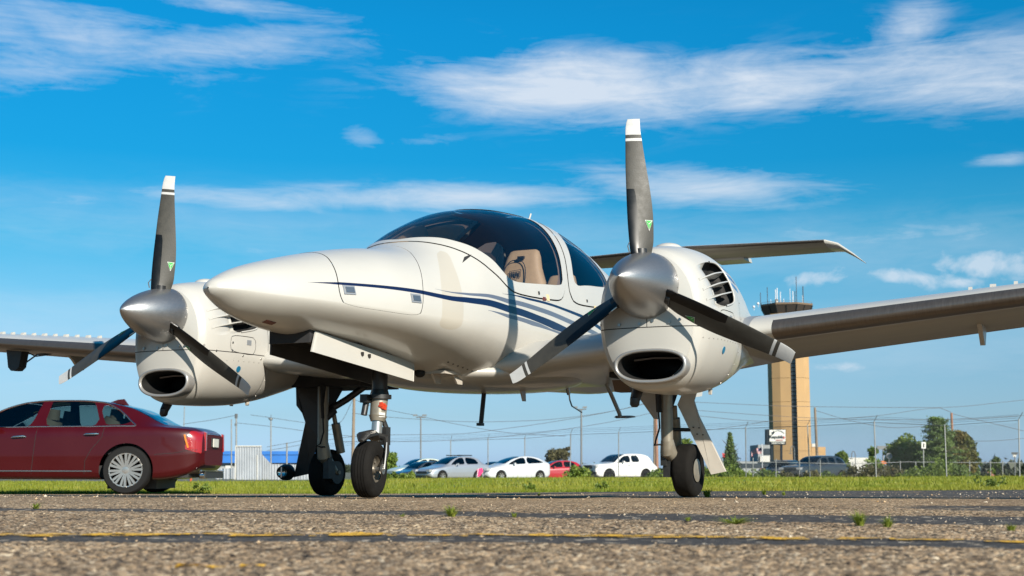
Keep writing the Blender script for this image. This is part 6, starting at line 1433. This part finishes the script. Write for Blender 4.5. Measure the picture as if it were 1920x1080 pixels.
gp = at(1690, 884, 105); o_ = empty('construction_barrier', (gp[0], gp[1], LOW)); tag(o_, 'orange construction machine body half hidden in the shrubs', 'machine'); O_ = np.array([gp[0], gp[1], LOW]); mat('orange', (.65, .16, .02), .6)
for u0_, v0_, u1_, v1_ in [(1695, 864, 1712, 872), (1652, 864, 1664, 870), (1668, 876, 1680, 881)]:
    q = MB(); A_ = [at(u0_, v1_, 105)-O_, at(u1_, v1_, 105)-O_, at(u1_-2, v0_, 105)-O_, at(u0_+1, v0_, 105)-O_]
    q.hull8(A_, [p+FH*1.5 for p in A_]); q.build('body_panel', M['orange'], o_)
# ------------------------------------------------------------------ trees, shrubs, weeds
leafmat('leaf_dark', (.08, .13, .02), (.17, .25, .035), .5, .3); leafmat('leaf_mid', (.13, .21, .025), (.27, .36, .05), .6, .35)
leafmat('leaf_bright', (.12, .19, .02), (.24, .32, .04), .8, .4); leafmat('leaf_rust', (.12, .14, .025), (.30, .19, .035), .5, .3)
leafmat('leaf_brown', (.08, .075, .035), (.20, .18, .07), .8, .3); leafmat('leaf_spruce', (.09, .155, .035), (.19, .28, .06), .8, .25); leafmat('leaf_far', (.035, .05, .03), (.06, .08, .04), .05, .2)
mat('bark', (.10, .075, .05), .9, noise=.3, nscale=5)
def leaves(n, centres, radii, size, r, squash=1.0, shell=.55):
    """triangular leaves in clumps; centres (k,3), radii (k,)"""
    k = r.randint(0, len(centres), n); d = r.normal(size=(n, 3)); d /= np.linalg.norm(d, axis=1)[:, None]; rad = radii[k]*(shell+(1-shell)*r.rand(n)**.6)
    d[:, 2] *= squash; c = centres[k]+d*rad[:, None]; a = r.normal(size=(n, 3)); a /= np.linalg.norm(a, axis=1)[:, None]; b_ = np.cross(a, r.normal(size=(n, 3))); b_ /= np.linalg.norm(b_, axis=1)[:, None]
    s = size*(.5+r.rand(n))[:, None]; return np.stack([c-a*s*.5, c+a*s*.5, c+b_*s*.9], 1).reshape(-1, 3)
def plant(name, label, cat, u, s, vt, vb, wpx, mt, shape='round', n=2600, seed=0, size=None, group=None, trunk=True, base=None, clumps=26):
    r = np.random.RandomState(seed); k = s/FPX; p = at(u, 884, s); z0 = CAM[2]-(vb-884)*k if base is None else base; zt_ = CAM[2]-(vt-884)*k; H_ = zt_-z0; W_ = wpx*k
    root = empty(name, (p[0], p[1], z0)); tag(root, label, cat, group); size = size or max(.10, H_*.045)
    if shape == 'round':
        a = r.rand(clumps)*2*PI; h = .18+.70*r.rand(clumps); rr = W_*.5*np.sqrt(np.clip(1-((h-.48)/.56)**2, .05, 1))*(.35+.5*r.rand(clumps))
        C_ = np.stack([rr*np.cos(a), rr*np.sin(a), h*H_], 1); R_ = (.16+.14*r.rand(clumps))*min(W_, H_*1.1)
        C_[0] = [0, 0, H_*.82]; C_[:, 2] = np.minimum(C_[:, 2], H_-R_*.9)
        V = leaves(n, C_, R_, size, r, .9)
    elif shape == 'spruce':
        L_ = []; tiers = 13
        for i in range(tiers):
            f_ = i/(tiers-1); zc = H_*(.08+.90*f_); rad = W_*.5*(1-f_)**1.05+.02*W_
            nb = 11
            for j in range(nb):
                a = 2*PI*j/nb+r.rand()*.5; L__ = rad*(.8+.35*r.rand()); m_ = int(n/tiers/nb*(1.6-1.2*f_))+3; t = r.rand(m_)**.7
                q = np.stack([np.cos(a)*L__*t, np.sin(a)*L__*t, zc-.10*H_*t*(1-f_)*.6+r.normal(size=m_)*.012*H_], 1)+r.normal(size=(m_, 3))*size*.35
                aa = r.normal(size=(m_, 3))*[1, 1, .4]; aa /= np.linalg.norm(aa, axis=1)[:, None]; bb = r.normal(size=(m_, 3)); bb /= np.linalg.norm(bb, axis=1)[:, None]
                L_.append(np.stack([q-aa*size*.5, q+aa*size*.5, q+bb*size*.5], 1).reshape(-1, 3))
        V = np.concatenate(L_)
    elif shape == 'pine':
        L_ = []
        for i in range(44):
            f_ = (i+.5*r.rand())/44; zc = H_*(.12+.86*f_); L__ = W_*.5*(1-f_**1.5*.80)*(.55+.5*r.rand()); a = i*2.4; m_ = int(n/44); t = r.rand(m_)**.6
            q = np.stack([np.cos(a)*L__*t, np.sin(a)*L__*t, zc+.04*H_*t], 1)+r.normal(size=(m_, 3))*[.06*W_, .06*W_, .014*H_]
            aa = r.normal(size=(m_, 3)); aa /= np.linalg.norm(aa, axis=1)[:, None]; bb = r.normal(size=(m_, 3)); bb /= np.linalg.norm(bb, axis=1)[:, None]
            L_.append(np.stack([q-aa*size*.5, q+aa*size*.5, q+bb*size*.6], 1).reshape(-1, 3))
        V = np.concatenate(L_)
    elif shape == 'bush':
        a = (r.rand(clumps)*2-1)*W_*.46; h = np.abs(r.normal(size=clumps))*.3; R_ = (.22+.2*r.rand(clumps))*H_
        C_ = np.stack([RH[0]*a+FH[0]*r.normal(size=clumps)*H_*.35, RH[1]*a+FH[1]*r.normal(size=clumps)*H_*.35, np.clip(h*H_, .1*H_, H_-R_)], 1)
        V = leaves(n, C_, R_, size, r, 1.1)
    o = trimesh('crown' if cat == 'tree' else 'foliage', V, M[mt]); o.parent = root
    if trunk:
        q = MB(); q.tube([(0, 0, -.3), (.02*H_, 0, H_*.4), (0, .01*H_, H_*.75)], [H_*.035, H_*.025, H_*.008], 7)
        for i in range(5):
            a = r.rand()*2*PI; z_ = H_*(.25+.1*i); q.tube([(0, 0, z_), (math.cos(a)*W_*.18, math.sin(a)*W_*.18, z_+H_*.12), (math.cos(a)*W_*.32, math.sin(a)*W_*.32, z_+H_*.2)], [H_*.014, H_*.009, H_*.004], 5)
        q.build('trunk', M['bark'], root, True)
    return root
GT = 'trees and shrubs beyond the airfield fence'
plant('spruce_tree', 'conical dark green spruce standing alone right of the leg door of the aeroplane', 'tree', 1370, 98, 812, 893, 48, 'leaf_spruce', 'spruce', 6500, 1, .17)
plant('pine_tree', 'tall pine with layered branches, highest of the clump at the right', 'tree', 1762, 92, 783, 896, 96, 'leaf_spruce', 'pine', 15000, 2, .14, GT)
plant('broadleaf_tree', 'wide dark green broadleaf tree left of the tall pine', 'tree', 1702, 96, 811, 898, 66, 'leaf_mid', 'round', 9000, 3, .17, GT, clumps=34)
plant('broadleaf_tree', 'rusty brown-green tree sloping down at the right side of the tall pine', 'tree', 1797, 94, 801, 898, 62, 'leaf_rust', 'round', 8000, 4, .17, GT, clumps=30)
plant('broadleaf_tree', 'small dark tree at the right foot of the rusty tree', 'tree', 1826, 96, 842, 896, 26, 'leaf_dark', 'round', 2200, 5, .14, GT)
plant('broadleaf_tree', 'darker broadleaf tree filling the gap under the tall pine', 'tree', 1740, 95, 826, 900, 60, 'leaf_dark', 'round', 6000, 6, .16, GT, clumps=30)
plant('broadleaf_tree', 'thin young tree left of the wide broadleaf tree', 'tree', 1637, 90, 833, 897, 24, 'leaf_mid', 'round', 1300, 7, .14, GT, clumps=14)
plant('broadleaf_tree', 'small round green tree in front of the white hangar', 'tree', 1580, 120, 845, 893, 30, 'leaf_bright', 'round', 4200, 8, .20, GT)
plant('broadleaf_tree', 'dark bare-looking tree between the red car and the right lamp post', 'tree', 1044, 112, 842, 896, 46, 'leaf_brown', 'round', 2600, 9, .20, GT, clumps=18)
plant('broadleaf_tree', 'small dark top branch of the bare-looking tree beside the lamp post', 'tree', 1061, 113, 836, 880, 16, 'leaf_brown', 'round', 500, 10, .18, GT, clumps=8)
plant('broadleaf_tree', 'dark green round tree directly right of the nose wheel', 'tree', 726, 100, 850, 900, 30, 'leaf_mid', 'round', 3200, 11, .20, GT)
plant('broadleaf_tree', 'dark tree top showing above the near main wheel', 'tree', 1286, 104, 822, 895, 40, 'leaf_mid', 'round', 2500, 12, .2, GT)
plant('shrub', 'bright green hedge at the foot of the grass right of the nose wheel', 'shrub', 750, 70, 884, 904, 54, 'leaf_bright', 'bush', 3400, 13, .12, None, False)
plant('shrub', 'bright upright bush before the pine', 'shrub', 1752, 70, 848, 896, 20, 'leaf_bright', 'bush', 2600, 14, .10, None, False, clumps=22)
for i, (u, vt, w_, mt, lb) in enumerate([(1612, 868, 54, 'leaf_brown', 'brownish scrub right of the dark off-road car'), (1665, 866, 50, 'leaf_brown', 'dry scrub below the grey road sign'), (1640, 858, 26, 'leaf_mid', 'green scrub below the dark sign board'), (1712, 872, 46, 'leaf_mid', 'low green scrub below the arrow sign'),
    (1790, 862, 50, 'leaf_dark', 'dark scrub under the rusty tree'), (1430, 878, 60, 'leaf_mid', 'low weeds under the airport sign'), (1375, 868, 50, 'leaf_mid', 'weeds at the foot of the conical spruce'), (1500, 880, 70, 'leaf_brown', 'low dry weeds in front of the black car'), (1240, 872, 44, 'leaf_mid', 'weeds beside the white off-road car'), (1082, 870, 28, 'leaf_mid', 'weeds between the red car and the white off-road car'),
    (1335, 872, 60, 'leaf_bright', 'pale green scrub right of the near main wheel'), (1560, 878, 50, 'leaf_mid', 'low weeds before the dark off-road car')]):
    plant('shrub', lb, 'shrub', u, 73+i % 3, vt, 899, w_, mt, 'bush', 2000, 20+i, .12, None, False)
for i, (u, vt, vb, w_, lb) in enumerate([(1846, 882, 892, 12, 'first far dark bush at the right'), (1878, 880, 893, 16, 'far dark bush under the dark cypress'), (1897, 878, 893, 24, 'far green tree row piece at the right edge')]):
    plant('shrub', lb, 'shrub', u, 160, vt, vb, w_, 'leaf_far', 'bush', 700, 40+i, .35, None, False)
plant('broadleaf_tree', 'small dark upright tree with a bare stem near the right edge', 'tree', 1869, 170, 853, 893, 11, 'leaf_dark', 'round', 900, 50, .4, None)
# distant tree line
V = []; r = np.random.RandomState(77)
for i in range(420):
    u = r.uniform(-200, 2150); s = r.uniform(500, 900); p = at(u, 884, s); H_ = r.uniform(3, 9)*(1.0 if u > 1830 or u < 420 else .35); C_ = np.array([[p[0], p[1], LOW+H_*.45]]); V.append(leaves(60, C_, np.array([H_*.75]), 2.6, r, .6, .2))
o = trimesh('far_tree_line', np.concatenate(V), M['leaf_far']); tag(o, 'hazy dark line of woods along the horizon', 'woods', kind='stuff')
# weeds growing out of the apron
leafmat('weed_leaf', (.20, .28, .02), (.42, .46, .08), 12, .4)
def weed(u, v, wpx, hpx, label, n=60, seed=0, spread=1.0, mt='weed_leaf'):
    wpx *= 1.35; hpx *= 1.45; n = int(n*1.6)
    s = CAM[2]*FPX/(v-884); r = np.random.RandomState(seed); 
    for _ in range(6):
        p = at(u, v, s); zz = gz(p[0], p[1]); s = (CAM[2]-zz)*FPX/(v-884)
    p = at(u, v, s); zz = gz(p[0], p[1]); k = s/FPX; root = empty('weed_tuft', (p[0], p[1], zz)); tag(root, label, 'weed', 'weeds growing on the apron'); V_ = []; F_ = []
    for i in range(n):
        a = r.rand()*2*PI; b0 = np.array([math.cos(a), math.sin(a), 0])*wpx*k*.14*r.rand(); d = np.array([math.cos(a), math.sin(a), 0])*wpx*k*(.5*r.rand())*spread; h = hpx*k*(.35+.65*r.rand()); w_ = np.array([-math.sin(a), math.cos(a), 0])*k*(.5+.9*r.rand())*1.1
        P_ = [b0, b0+d*.35+[0, 0, h*.6], b0+d+[0, 0, h*(.75+.35*r.rand())]]; j = len(V_); V_ += [P_[0]-w_, P_[0]+w_, P_[1]-w_*.8, P_[1]+w_*.8, P_[2]]; F_ += [(j, j+1, j+3, j+2), (j+2, j+3, j+4)]
    meshobj('leaf', V_, F_, M[mt], root)['kind'] = 'stuff'
for a in [(847, 967, 38, 16, 'bright weed tuft in the dark crack below the nose wheel', 70, 1), (1612, 982, 40, 22, 'largest upright weed tuft in the crack at the right', 80, 2), (1664, 984, 34, 18, 'second weed tuft just right of the largest one', 50, 3), (1378, 978, 90, 10, 'wide flat weed spreading in the crack', 80, 4, 1.2),
          (964, 968, 20, 7, 'tiny weed in the crack right of the brightest tuft', 20, 5), (1326, 930, 22, 12, 'leafy weed against the near main wheel', 60, 6), (66, 955, 30, 10, 'small faint weed in the crack at the far left', 26, 7), (1433, 925, 18, 8, 'tiny weed right of the near main wheel', 24, 8), (1895, 990, 36, 12, 'weed tuft at the right edge of the apron', 30, 9),
          (1470, 926, 12, 6, 'tiny weed farther right of the near main wheel', 16, 10), (1290, 973, 24, 6, 'tiny flat weed left of the wide flat one', 16, 12), (755, 968, 22, 6, 'dry tiny weed left of the brightest tuft', 12, 13), (1010, 928, 10, 5, 'tiny weed on the apron edge below the pale hatchback', 14, 14)]:
    weed(*a)
for i, (u, v, w_, h_, lb) in enumerate([(1880-20, 912, 36, 26, 'dark leafy weed standing in the grass at the right'), (380, 912, 26, 14, 'weed clump in the grass behind the tail of the red sedan'), (1125, 914, 30, 12, 'leafy weed clump at the near edge of the grass, left part'), (1000, 916, 36, 10, 'low leafy weeds at the near edge of the grass below the red car')]):
    s = 23.; p = at(u, v, s); root = empty('weed_clump', (p[0], p[1], gz(p[0], p[1]))); tag(root, lb, 'weed'); r = np.random.RandomState(60+i); k = s/FPX
    C_ = np.stack([r.normal(size=12)*w_*k*.28, r.normal(size=12)*w_*k*.28, np.abs(r.normal(size=12))*h_*k*.4+.03], 1); o = trimesh('foliage', leaves(420, C_, np.full(12, h_*k*.28), .035, r), M['leaf_mid' if i else 'leaf_dark']); o.parent = root
